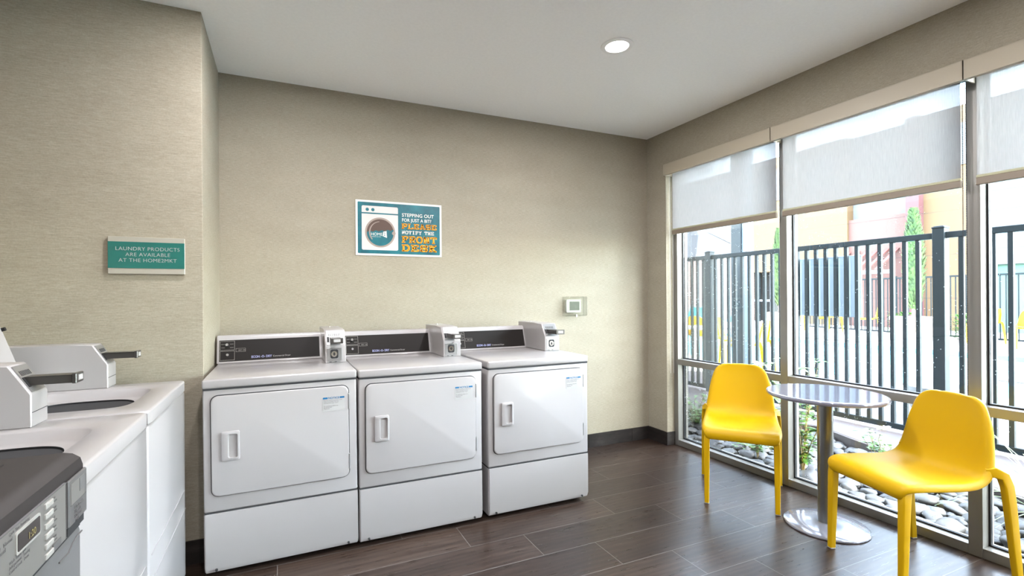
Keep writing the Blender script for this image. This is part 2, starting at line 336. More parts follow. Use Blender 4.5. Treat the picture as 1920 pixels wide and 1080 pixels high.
# ------------------------------------------------------------------ windows (curtain-wall frame, x 0.08 .. 0.19)
ys = [(-.274, -1.196), (-1.248, -2.168), (-2.222, -3.142), (-3.194, -4.06)]
edges = [(-.231, -.274), (-1.196, -1.248), (-2.168, -2.222), (-3.142, -3.194), (-4.06, -4.10)]
ZT0, ZT1, ZS, ZH, XD = .690, .737, .048, 2.36, .19
for i, (ya, yb) in enumerate(ys):
    wnd = bpy.data.objects.new('window_%d' % (i+1), None); C.objects.link(wnd); wnd.location = (FX, (ya+yb)/2, 0); struct(wnd)
    def L(mb): 
        bmesh.ops.translate(mb.bm, vec=(-FX, -(ya+yb)/2, 0), verts=mb.bm.verts); return mb
    fr = MB(); e = edges[i]
    fr.box((FX, e[1], 0), (XD, e[0], 2.395), .0015, 1)
    if i == len(ys)-1: fr.box((FX, edges[i+1][1], 0), (XD, edges[i+1][0], 2.395), .0015, 1)
    L(fr).build('window_mullion', M['alu'], wnd)
    L(MB().box((FX+.001, yb, 0), (XD, ya, ZS), .0015, 1)).build('window_sill', M['alu'], wnd)
    L(MB().box((FX+.001, yb, ZT0), (XD, ya, ZT1), .0015, 1)).build('window_transom', M['alu'], wnd)
    L(MB().box((FX+.001, yb, ZH), (XD, ya, 2.395), .0015, 1)).build('window_head', M['alu'], wnd)
    gk = MB()
    for z0, z1 in ((ZS, ZT0), (ZT1, ZH)):
        g = .008
        for xa in (.137, .150):
            xb = xa+.009
            gk.box((xa, yb, z0), (xb, yb+g, z1)).box((xa, ya-g, z0), (xb, ya, z1)).box((xa, yb, z0), (xb, ya, z0+g)).box((xa, yb, z1-g), (xb, ya, z1))
    L(gk).build('window_gasket', M['black'], wnd)
    for z0, z1 in ((ZS, ZT0), (ZT1, ZH)):
        L(MB().box((.1465, yb+.003, z0+.003), (.1495, ya-.003, z1-.003))).build('window_pane', M['glass'], wnd, smooth=False)

# ------------------------------------------------------------------ roller blinds
segs = [(-.232, -1.214, -.266, -1.206), (-1.2150, -2.2035, -1.252, -2.166), (-2.2050, -3.165, -2.226, -3.14), (-3.167, -4.10, -3.2, -4.05)]
blab = ['short beige-headed roller blind nearest the room corner, half lowered', 'wide roller blind over the middle window behind the round table',
        'roller blind at the right edge of the photo, cut off by the frame', 'roller blind over the last window bay beyond the cropped one']
for i, (a, b, fa, fb) in enumerate(segs):
    t = thing('roller_blind', blab[i], 'roller blind', (0, (a+b)/2, 2.35), 0, 'roller blinds over the tall windows'); cy = (a+b)/2
    def L(mb): bmesh.ops.translate(mb.bm, vec=(0, -cy, -2.35), verts=mb.bm.verts); return mb
    L(MB().box((-.03, b, 2.303), (-.026, a, 2.396)).box((-.03, b, 2.392), (.0, a, 2.396)).box((-.03, b, 2.303), (.075, b+.002, 2.394)).box((-.03, a-.002, 2.303), (.075, a, 2.394)).box((-.026, b+.002, 2.303), (-.005, a-.002, 2.306))).build('fascia', M['blindtrim'], t)
    L(MB().cyl((.04, fb, 2.35), (.04, fa, 2.35), .022)).build('roller_tube', M['sidebright'], t)
    zb = (1.838, 1.838, 1.838, 1.838)[i]
    sb = MB(); yy = fa; n = 24
    L(sb.box((.0395, fb, zb), (.0405, fa, 2.345))).build('screen_fabric', M['screen'], t)
    L(MB().box((.034, fb-.002, zb-.003), (.046, fa+.002, zb+.010), .002, 1)).build('hem_pocket', M['olive'], t)
    L(MB().box((.030, fb-.003, zb-.038), (.050, fa+.003, zb-.003), .003, 1)).build('hem_bar', M['hem'], t)
    ch = MB(); cb = (-.245 if i == 0 else fb-.012)
    for xc in (.028, .062):
        z = .62
        while z < 2.3:
            ch.cyl((xc, cb, z-.0022), (xc, cb, z+.0022), .0024, n=5); z += .0085
        ch.cyl((xc, cb, .62), (xc, cb, 2.3), .0007, n=4)
    L(ch).build('bead_chain', M['sidebright'] if i == 0 else M['seam'], t)

# ------------------------------------------------------------------ ceiling downlights
spots = [(-1.284, -1.218), (-2.9, -1.218), (-1.284, -2.8), (-2.9, -2.8), (-1.284, -4.4), (-2.9, -4.4)]  # first is in view; the rest are unseen lamps added to brighten the room
dl = ['round recessed downlight with a glowing lens in the white ceiling above the room', 'added out-of-view downlight above the gap between washers and dryers', 'added out-of-view downlight between the round table and the room entrance', 'added out-of-view downlight above the grey front-loading machine', 'added out-of-view downlight near the entrance wall on the window side', 'added out-of-view downlight near the entrance wall on the washer side']
for i, (x, y) in enumerate(spots):
    t = thing('ceiling_downlight', dl[i], 'ceiling light', (x, y, HC), 0, 'recessed ceiling downlights')
    MB().lathe([(.062, -.001), (.064, -.006), (.088, -.004), (.0905, 0), (.0905, .001)], n=48).build('trim_ring', M['white'], t)
    MB().lathe([(.0001, -.003), (.0625, -.003), (.0625, 0)], n=48).build('lens', M['bulb'], t)
    ld = bpy.data.lights.new('downlight', 'AREA'); ld.shape = 'DISK'; ld.size = .15; ld.energy = LAMP; ld.color = (.985, .97, 1)
    lo = bpy.data.objects.new('downlight', ld); C.objects.link(lo); lo.location = (x, y, HC-.012)

# ================================================================== COIN METER (shared by dryers and washers), local frame: front = -y
def coin_meter(par, x0, wd, yf, slide=.10, lock=True):
    """x0 left edge, yf = y of the lower front face"""
    x1 = x0+wd; yb = yf+.40
    prof = [(yf, .912), (yf, 1.008), (yf+.052, 1.094), (yf+.16, 1.097), (yb, 1.097), (yb, .912)]
    c = MB(); bmv = [(x0, y, z) for y, z in prof]; c.poly(bmv, (wd, 0, 0))
    bmesh.ops.bevel(c.bm, geom=[e for e in c.bm.edges], offset=.003, segments=1, affect='EDGES')
    case = c.build('meter_case', M['enamel'], par)
    nrm = Vector((0, -.086, .052)).normalized(); upv = Vector((0, .052, .086)).normalized(); o = Vector((x0, yf, 1.008))
    def S(u, v, d=0): return o+Vector((u, 0, 0))+upv*v+nrm*d
    def plate(u0, u1, v0, v1, d0, d1, name, m, bev=.0008):
        t = MB(); pts = [S(u0, v0, d0), S(u1, v0, d0), S(u1, v1, d0), S(u0, v1, d0)]; t.poly(pts, nrm*(d1-d0)); return t.build(name, m, case)
    plate(.010, wd-.012, .006, .094, -.001, .003, 'slide_plate', M['zinc'])
    sl = MB()
    for k in range(8):
        u = .022+k*.008; sl.poly([S(u, .060, .003), S(u+.003, .060, .003), S(u+.003, .076, .003), S(u, .076, .003)], nrm*.0006)
    sl.poly([S(.012, .022, .003), S(.024, .022, .003), S(.024, .055, .003), S(.012, .055, .003)], nrm*.0012)
    sl.build('coin_slots', M['black'], case)
    d = Vector((0, -1, 0))
    s = MB(); z = 1.046; s.box((x0+.026, yf-slide, z-.014), (x0+.030, yf+.03, z+.010)).box((x0+wd-.036, yf-slide, z-.014), (x0+wd-.032, yf+.03, z+.010)).box((x0+.026, yf-slide, z+.008), (x0+wd-.032, yf+.03, z+.011)).box((x0+.022, yf-slide-.012, z-.016), (x0+wd-.026, yf-slide, z+.014), .002, 1)
    s.box((x0+.027, yf-slide, z-.013), (x0+wd-.033, yf+.03, z-.010)); s.build('coin_slide', M['slide'], case)
    MB().box((x0+.036, yf-slide-.014, z-.008), (x0+wd-.040, yf-slide-.012, z+.008)).build('slide_label', M['label'], case)
    if not lock:
        B((x0+.004, yf-.0015, .955), (x0+wd-.004, yf, .9565)).build('vault_seam', M['seam'], case); return case
    lk = MB().box((x0+.010, yf-.0025, .928), (x0+wd-.022, yf+.001, .996), .001, 1).box((x0+.014, yf-.0015, .916), (x0+wd-.03, yf, .925)); lk.build('lock_plate', M['zinc'], case)
    q = rrect(x0+.028, x0+wd-.042, .938, .988, .010); MB().poly([(a, yf-.0035, b) for a, b in q], (0, .002, 0)).build('lock_recess', M['seam'], case)
    MB().cyl((x0+.048, yf-.006, .963), (x0+.048, yf-.002, .963), .0165, n=20).build('lock', M['chrome'], case)
    MB().box((x0+.046, yf-.0068, .953), (x0+.050, yf-.006, .973)).cyl((x0+.048, yf-.0066, .963), (x0+.048, yf-.006, .963), .006, n=12).build('keyhole', M['seam'], case)
    B((x0+.022, yf-.0022, .9175), (x0+.034, yf-.0008, .9205)).build('return_slot', M['black'], case); B((x0+.050, yf-.0022, .9175), (x0+.062, yf-.0008, .9205)).build('return_slot', M['black'], case)
    MB().cyl((x0+.05, yf+.30, 1.097), (x0+.05, yf+.30, 1.103), .004, n=10).build('top_screw', M['chrome'], case)
    return case

# ================================================================== DRYERS
DW = .683
def make_dryer():
    t = thing('clothes_dryer', 'x', 'clothes dryer')
    # local: x 0..DW, front y=0, back y=.715
    b = MB(); b.box((.002, .004, .304), (DW-.002, .70, .866), .008, 3); body = b.build('cabinet', M['enamel'], t)
    b = MB(); pts = [(0.002, .0, .302), (.002, .0, .055), (.002, .012, .026), (.002, .70, .026), (.002, .70, .302)]
    b.poly(pts, (DW-.004, 0, 0)); bmesh.ops.bevel(b.bm, geom=list(b.bm.edges), offset=.005, segments=2, affect='EDGES'); b.build('lower_panel', M['enamel'], t)
    B((.005, .0035, .2995), (DW-.005, .69, .3055)).build('panel_seam', M['seam'], t)
    B((.004, .0025, .863), (DW-.004, .69, .8735)).build('top_seam', M['seam'], t)
    B((0, -.002, .8705), (DW, .712, .912), .009, 4).build('top_panel', M['enamel'], t)
    # door
    x0, x1, z0, z1 = .036, .640, .378, .836
    MB().poly([(a, .0025, c) for a, c in rrect(x0-.0042, x1+.0042, z0-.0042, z1+.0042, .034)], (0, .01, 0)).build('door_gap', M['seam'], t)
    d = MB(); lo = [[(a, y, c) for a, c in rrect(x0+i, x1-i, z0+i, z1-i, .030)] for y, i in ((.006, 0), (-.006, 0), (-.0085, .002), (-.0095, .006))]
    d.loops(lo, cap0=True, cap1=True); door = d.build('door', M['enamel'], t)
    hx0, hx1, hz0, hz1 = .078, .152, .540, .672
    h = MB(); fo = rrect(hx0, hx1, hz0, hz1, .006); fi = rrect(hx0+.026, hx1-.008, hz0+.012, hz1-.012, .008)
    T = lambda y: (lambda a, c: (a, y, c))
    h.loops([[T(-.009)(*p) for p in fo], [T(-.019)(*p) for p in fo], [T(-.021)(*p) for p in rrect(hx0+.003, hx1-.003, hz0+.003, hz1-.003, .005)], [T(-.021)(*p) for p in fi], [(hx0+.030+(a-hx0-.026)*.8, -.0105, c) for a, c in fi]], cap1=True)
    h.build('door_handle', M['enamel'], door)
    for zc in (.757, .455): B((x1-.0015, -.0105, zc-.038), (x1+.0045, .0, zc+.038), .001, 1).build('hinge', M['zinc'], door)
    lab = MB().box((.516, -.0103, .716), (.622, -.0096, .788)); lab = lab.build('notice_label', M['label'], door)
    B((.518, -.0107, .777), (.540, -.0102, .786)).build('label_band', M['blue'], lab); B((.598, -.0107, .777), (.620, -.0102, .786)).build('label_band', M['blue'], lab)
    text('label_heading', 'NOTICE', .0145, basis((.569, -.0108, .7765), (1, 0, 0), (0, 0, 1)), M['blue'], lab, 'CENTER', .0003, .0001)
    lines = ['Remove clothes promptly when', 'cycle is complete. Do not', 'overload the dryer drum.', '', 'For assistance please see', 'the front desk', 'Thank you']
    text('label_print', '\n'.join(lines), .0068, basis((.521, -.0106, .768), (1, 0, 0), (0, 0, 1)), M['ink'], lab, 'LEFT', 0, .0001)
    for xx in (.05, DW-.05): MB().cyl((xx, .006, .042), (xx, -.002, .040), .0055, n=10).build('panel_screw', M['seam'], t)
    for xx in (.05, DW-.05):
        MB().cyl((xx, .09, .0), (xx, .09, .03), .016, n=16).build('foot', M['black'], t)
        MB().cyl((xx, .64, .0), (xx, .64, .03), .018, n=16).build('foot', M['black'], t)
    # console
    c = MB(); pr = [(.590, .910), (.628, 1.050), (.640, 1.066), (.66, 1.068), (.70, 1.066), (.70, .910)]
    c.poly([(-.004, y, z) for y, z in pr], (.567, 0, 0)); bmesh.ops.bevel(c.bm, geom=list(c.bm.edges), offset=.004, segments=2, affect='EDGES')
    con = c.build('console', M['enamel'], t)
    up = Vector((0, .038, .140)).normalized(); n = Vector((0, -.140, .038)).normalized(); o = Vector((0, .590, .910))
    S = lambda u, v, dd=0: o+Vector((u, 0, 0))+up*v+n*dd
    p = MB(); p.poly([S(.008, .014, -.001), S(.546, .014, -.001), S(.546, .136, -.001), S(.008, .136, -.001)], n*.003); pan = p.build('control_panel', M['panel'], con)
    ln = MB()
    def box_line(u0, u1, v0, v1, w_=.0012):
        for a, b_, c_, d_ in ((u0, u1, v0, v0+w_), (u0, u1, v1-w_, v1), (u0, u0+w_, v0, v1), (u1-w_, u1, v0, v1)):
            ln.poly([S(a, c_, .002), S(b_, c_, .002), S(b_, d_, .002), S(a, d_, .002)], n*.0004)
    box_line(.012, .086, .078, .131); box_line(.012, .086, .020, .073); box_line(.092, .142, .066, .086, .0009)
    for u, v in ((.018, .112), (.018, .092), (.062, .112), (.062, .092)): ln.poly([S(u, v, .002), S(u+.018, v, .002), S(u+.018, v+.0012, .002), S(u, v+.0012, .002)], n*.0004)
    ln.build('panel_lines', M['line'], con)
    text('panel_print', 'HEAT  ON', .008, basis(S(.104, .0725, .0026), (1, 0, 0), up), M['line'], con, 'LEFT', 0, .0001)
    MB().cyl(S(.048, .105, .002), S(.048, .105, .014), .010, .008, n=20).build('selector_knob', M['seam'], con)
    MB().cyl(S(.048, .107, .014), S(.048, .107, .020), .0075, n=20).build('knob_cap', M['chrome'], con)
    MB().cyl(S(.050, .050, .002), S(.050, .050, .010), .007, n=18).build('start_button', M['chrome'], con)
    bs = basis(S(.172, .026, .0024), (1, 0, 0), up)
    text('logo_lettering', 'ECON -O- DRY', .0185, bs, M['lilac'], con, 'LEFT', .0006, .0002, .86)
    text('type_lettering', 'Commercial Dryer', .0125, basis(S(.286, .0272, .0024), (1, 0, 0), up), M['label'], con, 'LEFT', 0, .0002)
    coin_meter(t, .556, .112, .315)
    return t
d1 = make_dryer()
dx = [(-3.347, 0), (-2.662, 0), (-1.945, 0)]
dlab = ['white coin dryer at the left end of the row of three, nearest the washers', 'middle one of the three white coin dryers, beneath the teal poster', 'white coin dryer at the right end of the row, nearest the windows']
for i, (x, dy) in enumerate(dx):
    o = d1 if i == 0 else copy_tree(d1)
    o.location = (x, -.885+dy, 0); o['label'] = dlab[i]; o['group'] = 'coin dryers along the back wall'
d1.rotation_euler = (0, radians(-.35), 0)

# ================================================================== TOP-LOAD WASHERS
def ell(cx, cy, rx, ry, z, n, p=2.0):
    out = []
    for i in range(n):
        a = 2*pi*(i+.5)/n; c, s = cos(a), sin(a)
        out.append((cx+rx*math.copysign(abs(c)**(2/p), c), cy+ry*math.copysign(abs(s)**(2/p), s), z))
    return out
def make_washer():
    W = .655; t = thing('top_load_washer', 'x', 'washing machine')
    B((.002, .004, .026), (W-.002, .70, .862), .010, 3).build('cabinet', M['enamel'], t)
    B((.008, .012, .856), (W-.008, .69, .872)).build('top_seam', M['seam'], t)
    ridge = MB().box((.004, .0025, .33), (W-.004, .006, .332)).box((.03, .0022, .42), (W-.03, .006, .4215)); ridge.build('front_crease', M['enamel'], t)
    # top with a recess and an oval opening
    N = 96; cx, cy = W*.47, .285
    def outer(inset, z):
        pts = []
        for i in range(N):
            a = 2*pi*(i+.5)/N; c, s = cos(a), sin(a); hx, hy = W/2-inset, .355-inset
            k = min(hx/abs(c) if abs(c) > 1e-6 else 9, hy/abs(s) if abs(s) > 1e-6 else 9); pts.append((W/2+k*c, .355+k*s, z))
        return pts
    tp = MB(); L = [outer(.0, .868), outer(0, .903), outer(.003, .909), outer(.010, .912)]
    rec = ell(cx, cy, .205, .200, .912, N, 6); L.append(rec)
    L += [ell(cx, cy, .202, .197, .909, N, 6), ell(cx, cy, .190, .186, .884, N, 5), ell(cx, cy, .182, .178, .880, N, 4), ell(cx, cy+.005, .168, .165, .878, N, 3)]
    tp.loops(L); tp.build('top_panel', M['enamel'], t, ang=50)
    MB().loops([ell(cx, cy+.005, .168, .165, .878, N, 3), ell(cx, cy+.005, .167, .164, .872, N, 3), ell(cx, cy+.005, .169, .166, .866, N, 3)]).build('tub_gasket', M['black'], t)
    MB().loops([ell(cx, cy+.005, .169, .166, .866, N, 3), ell(cx, cy+.005, .160, .157, .862, N, 3), ell(cx, cy+.005, .145, .142, .845, N, 3), ell(cx, cy+.005, .14, .138, .815, N, 3), ell(cx, cy+.005, .15, .148, .50, N, 3), ell(cx, cy+.005, .001, .001, .49, N, 3)]).build('tub', M['tub'], t)
    c = MB(); pr = [(.590, .910), (.628, 1.050), (.640, 1.066), (.66, 1.068), (.70, 1.066), (.70, .910)]
    c.poly([(-.002, y, z) for y, z in pr], (.545, 0, 0)); bmesh.ops.bevel(c.bm, geom=list(c.bm.edges), offset=.004, segments=2, affect='EDGES'); con = c.build('console', M['enamel'], t)
    up = Vector((0, .038, .140)).normalized(); n = Vector((0, -.140, .038)).normalized(); o = Vector((0, .590, .910)); S = lambda u, v, dd=0: o+Vector((u, 0, 0))+up*v+n*dd
    MB().poly([S(.008, .014, -.001), S(.53, .014, -.001), S(.53, .136, -.001), S(.008, .136, -.001)], n*.003).build('control_panel', M['panel'], con)
    coin_meter(t, .562, .106, .262, .085, False)
    # open lid leaning back
    ld = MB(); z0 = Vector((0, .478, .915)); dv = Vector((0, .115, .355)); dn = Vector((0, -.355, .115)).normalized()
    x0, x1 = .10, .482
    ld.poly([z0+Vector((x0, 0, 0)), z0+Vector((x1, 0, 0)), z0+dv+Vector((x1, 0, 0)), z0+dv+Vector((x0, 0, 0))], -dn*.022)
    bmesh.ops.bevel(ld.bm, geom=list(ld.bm.edges), offset=.006, segments=2, affect='EDGES'); lid = ld.build('lid', M['enamel'], t)
    ri = MB(); q = z0+dv*.06; ri.poly([z0+dv*.08+Vector((x0+.02, 0, 0)), z0+dv*.08+Vector((x1-.02, 0, 0)), z0+dv*.92+Vector((x1-.02, 0, 0)), z0+dv*.92+Vector((x0+.02, 0, 0))], dn*.004); ri.build('lid_liner', M['enamel'], lid)
    for xx in (x0+.02, x1-.008): p = z0+dv*.72+Vector((xx, 0, 0)); MB().cyl(p, p+dn*.012, .007, n=14).build('bumper', M['black'], lid)
    for xx in (.05, W-.05):
        for yy in (.05, .64): MB().cyl((xx, yy, 0), (xx, yy, .03), .018, n=16).build('foot', M['black'], t)
    return t
w1 = make_washer(); w1.rotation_euler = (0, 0, pi/2); w1.location = (-3.42, -1.490, 0)
w1['label'] = 'white top-loading washer with open lid, farthest along beside the end of the wall'
w2 = copy_tree(w1); w2.location = (-3.42, -2.158, 0); w2['label'] = 'white top-loading washer with open lid, between the far washer and the grey machine'
for o in (w1, w2): o['group'] = 'top-loading coin washers along the left wall'

# ================================================================== GREY FRONT-LOADER
def make_front_loader():
    W = .686; t = thing('front_load_washer', 'grey front-loading washing machine with dark brown top and push-button panel, cut off at lower left', 'washing machine')
    # local: x 0..W (x=W is the far end), front y=0
    B((0, .004, .02), (W, .70, .842), .012, 3).build('cabinet', M['graybody'], t)
    tp = MB(); pr = [(.0, .958), (.004, .972), (.016, .981), (.03, .984), (.70, .984), (.70, .95), (.0, .95)]
    tp.poly([(0, y, z) for y, z in pr], (W, 0, 0)); bmesh.ops.bevel(tp.bm, geom=[e for e in tp.bm.edges if abs((e.verts[0].co-e.verts[1].co).x) < 1e-5 and e.verts[0].co.z > .955], offset=.006, segments=2, affect='EDGES')
    tp.build('top', M['browntop'], t)
    B((.03, .10, .9835), (W-.05, .66, .986), .001, 1).build('top_inset', M['browntop'], t)
    pn = MB(); pn.box((0, .0, .846), (W, .12, .952), .004, 2); pan = pn.build('control_panel', M['grayplastic'], t)
    B((.004, .006, .838), (W-.004, .6, .849)).build('panel_seam', M['seam'], t)
    # face plate
    B((.02, -.003, .852), (W-.098, .002, .952), .001, 1).build('face_plate', M['button'] if False else M['grayplastic'], pan)
    g = MB().box((.02, -.0035, .9515), (W-.097, .001, .953)).box((W-.098, -.0035, .852), (W-.097, .001, .953)); g.build('plate_edge', M['ink'], pan)
    yl = lambda y: y+2.204+W           # world y -> local x
    dr = MB().box((W-.092, -.006, .866), (W-.006, .0, .952), .002, 1).build('detergent_drawer', M['drawer'], pan)
    B((W-.085, -.0065, .905), (W-.02, -.0058, .944)).build('drawer_picture', M['grayplastic'], dr)
    B((W-.045, -.0070, .918), (W-.02, -.0062, .942)).build('drawer_picture_shade', M['graybody'], dr)
    B((W-.086, -.0068, .9035), (W-.012, -.006, .9048)).build('drawer_line', M['ink'], dr)
    text('drawer_print', '1 Main wash\n2 Bleach\n3 Softener\n  MAX', .0085, basis((W-.070, -.0066, .893), (1, 0, 0), (0, 0, 1)), M['ink'], dr)
    B((W-.088, -.002, .850), (W-.010, .002, .864)).build('drawer_grip', M['seam'], dr)
    d0, d1_ = yl(-2.480), yl(-2.409)
    MB().poly([(a, -.005, c) for a, c in rrect(d0-.003, d1_+.003, .908, .942, .004)], (0, .003, 0)).build('display_bezel', M['button'], pan)
    ds = MB().poly([(a, -.0056, c) for a, c in rrect(d0, d1_, .912, .938, .003)], (0, .001, 0)).build('display', M['display'], pan)
    text('display_digits', '1:20', .015, basis((d0+.030, -.0060, .917), (1, 0, 0), (0, 0, 1)), M['digits'], ds, 'LEFT', 0, .0001)
    bx = yl(-2.388)
    names = ['Spin', 'Temp', 'Soil', 'Rinse', 'Delay', 'Start']
    for k in range(6):
        z = .9415-k*.0166
        MB().box((bx, -.0062, z-.0042), (bx+.028, -.002, z+.0052), .001, 1).build('push_button', M['button'], pan)
        text('button_print', names[k]+'\noption', .0062, basis((bx+.031, -.0034, z+.001), (1, 0, 0), (0, 0, 1)), M['ink'], pan, 'LEFT', 0, .0001)
    B((bx+.029, -.0045, .853), (bx+.062, -.0032, .866), .0005, 1).build('start_badge', M['drawer'], pan)
    text('panel_print', 'Wash  Rinse  Spin\nAdd garment   Sensing\nControl Lock   Done', .0068, basis((d0-.02, -.0034, .903), (1, 0, 0), (0, 0, 1)), M['ink'], pan, 'LEFT', 0, .0001)
    text('panel_heading', 'Cycle Time Remaining', .0068, basis((d0-.02, -.0034, .9445), (1, 0, 0), (0, 0, 1)), M['ink'], pan, 'LEFT', 0, .0001)
    for k in range(4): text('panel_print', 'Heavy Duty   Normal\nWhites   Casual', .008, basis((.03+.1*k, -.0034, .936-.0*k), (1, 0, 0), (0, 0, 1)), M['ink'], pan, 'LEFT', 0, .0001)
    MB().cyl((.17, -.002, .885), (.17, -.030, .885), .028, .024, n=32).build('dial', M['button'], pan)
    # round door
    MB().lathe([(.215, 0), (.215, .02), (.19, .035), (.13, .03), (.12, .01), (.0001, .005)], n=56)
    dm = MB().lathe([(.215, 0), (.215, .02), (.19, .035), (.14, .030)], n=56); bmesh.ops.transform(dm.bm, matrix=Matrix.Translation((W/2, .004, .50)) @ Matrix.Rotation(pi/2, 4, 'X'), verts=dm.bm.verts); door = dm.build('door', M['grayplastic'], t)
    dg = MB().lathe([(.141, .030), (.12, .012), (.0001, .004)], n=56); bmesh.ops.transform(dg.bm, matrix=Matrix.Translation((W/2, .004, .50)) @ Matrix.Rotation(pi/2, 4, 'X'), verts=dg.bm.verts); dg.build('door_glass', M['display'], door)
    cr = MB().tube([(W-.11, .003, .815), (W-.07, .003, .813), (W-.05, .003, .822), (W-.03, .003, .826), (W-.004, .003, .826)], .0016, n=6); cr.build('front_crease', M['drawer'], t)
    for xx in (.06, W-.06):
        for yy in (.06, .62): MB().cyl((xx, yy, 0), (xx, yy, .03), .02, n=16).build('foot', M['black'], t)
    t.rotation_euler = (0, 0, pi/2); t.location = (-3.378, -2.204-W, 0)
    return t
make_front_loader()

# ================================================================== WALL SIGNS
slab = {  # strokes on a unit box, x across and y up; slab letters
 'P': [((.2, 0), (.2, 1)), ((.2, 1), (.75, 1)), ((.75, 1), (.9, .85)), ((.9, .85), (.9, .62)), ((.9, .62), (.75, .46)), ((.75, .46), (.2, .46)), ((0, 0), (.45, 0)), ((0, 1), (.2, 1))],
 'L': [((.25, 0), (.25, 1)), ((0, 0), (.95, 0)), ((.95, 0), (.95, .3)), ((0, 1), (.5, 1))],
 'E': [((.22, 0), (.22, 1)), ((0, 0), (.92, 0)), ((0, 1), (.9, 1)), ((.22, .5), (.65, .5)), ((.92, 0), (.92, .28)), ((.9, 1), (.9, .74)), ((.65, .38), (.65, .62))],
 'A': [((.18, 0), (.5, 1)), ((.5, 1), (.82, 0)), ((.3, .34), (.7, .34)), ((0, 0), (.36, 0)), ((.64, 0), (1, 0)), ((.3, 1), (.55, 1))],
 'S': [((.88, .78), (.72, 1)), ((.72, 1), (.28, 1)), ((.28, 1), (.1, .84)), ((.1, .84), (.12, .64)), ((.12, .64), (.3, .54)), ((.3, .54), (.75, .44)), ((.75, .44), (.9, .3)), ((.9, .3), (.88, .12)), ((.88, .12), (.72, 0)), ((.72, 0), (.28, 0)), ((.28, 0), (.1, .22)), ((.92, .7), (.92, 1)), ((.08, 0), (.08, .3))],
 'F': [((.22, 0), (.22, 1)), ((0, 0), (.5, 0)), ((0, 1), (.9, 1)), ((.22, .5), (.65, .5)), ((.9, 1), (.9, .7)), ((.65, .38), (.65, .62))],
 'R': [((.2, 0), (.2, 1)), ((0, 1), (.72, 1)), ((.72, 1), (.88, .86)), ((.88, .86), (.88, .64)), ((.88, .64), (.72, .5)), ((.72, .5), (.2, .5)), ((.55, .5), (.84, 0)), ((0, 0), (.4, 0)), ((.7, 0), (1, 0))],
 'O': [((.3, 0), (.7, 0)), ((.7, 0), (.92, .28)), ((.92, .28), (.92, .72)), ((.92, .72), (.7, 1)), ((.7, 1), (.3, 1)), ((.3, 1), (.08, .72)), ((.08, .72), (.08, .28)), ((.08, .28), (.3, 0))],
 'N': [((.18, 0), (.18, 1)), ((.18, 1), (.82, 0)), ((.82, 0), (.82, 1)), ((0, 0), (.4, 0)), ((0, 1), (.25, 1)), ((.6, 1), (1, 1))],
 'T': [((.5, 0), (.5, 1)), ((.05, 1), (.95, 1)), ((.05, 1), (.05, .72)), ((.95, 1), (.95, .72)), ((.28, 0), (.72, 0))],
 'D': [((.2, 0), (.2, 1)), ((0, 0), (.65, 0)), ((0, 1), (.65, 1)), ((.65, 1), (.9, .74)), ((.9, .74), (.9, .26)), ((.9, .26), (.65, 0))],
 'K': [((.2, 0), (.2, 1)), ((.22, .42), (.8, 1)), ((.42, .58), (.82, 0)), ((0, 0), (.42, 0)), ((0, 1), (.42, 1)), ((.62, 1), (.98, 1)), ((.64, 0), (1, 0))],
 'I': [((.5, 0), (.5, 1)), ((.2, 0), (.8, 0)), ((.2, 1), (.8, 1))],
 'Y': [((.15, 1), (.5, .45)), ((.85, 1), (.5, .45)), ((.5, .45), (.5, 0)), ((0, 1), (.34, 1)), ((.66, 1), (1, 1)), ((.28, 0), (.72, 0))],
 'H': [((.2, 0), (.2, 1)), ((.8, 0), (.8, 1)), ((.2, .5), (.8, .5)), ((0, 0), (.38, 0)), ((0, 1), (.38, 1)), ((.62, 0), (1, 0)), ((.62, 1), (1, 1))],
}
def slab_word(mb, word, x0, x1, z0, h, th, y, serif=.62):
    n = len(word); adv = (x1-x0)/(n-.12) if n else 0; cw = adv*.82; x = x0
    for ch in word:
        if ch == ' ': x += adv*.75; continue
        for (ax, ay), (bx, by) in slab[ch]:
            horiz = ay == by; t_ = th*(serif if horiz and (ay in (0, 1)) else 1.0)
            a = Vector((x+ax*cw, y, z0+t_/2*0+ay*(h-th*serif)+th*serif/2)); b = Vector((x+bx*cw, y, z0+by*(h-th*serif)+th*serif/2))
            d = (b-a).normalized(); p = Vector((-d.z, 0, d.x))*t_/2; e = d*th*.12
            mb.flat([a-e+p, b+e+p, b+e-p, a-e-p])
        x += adv
    return mb
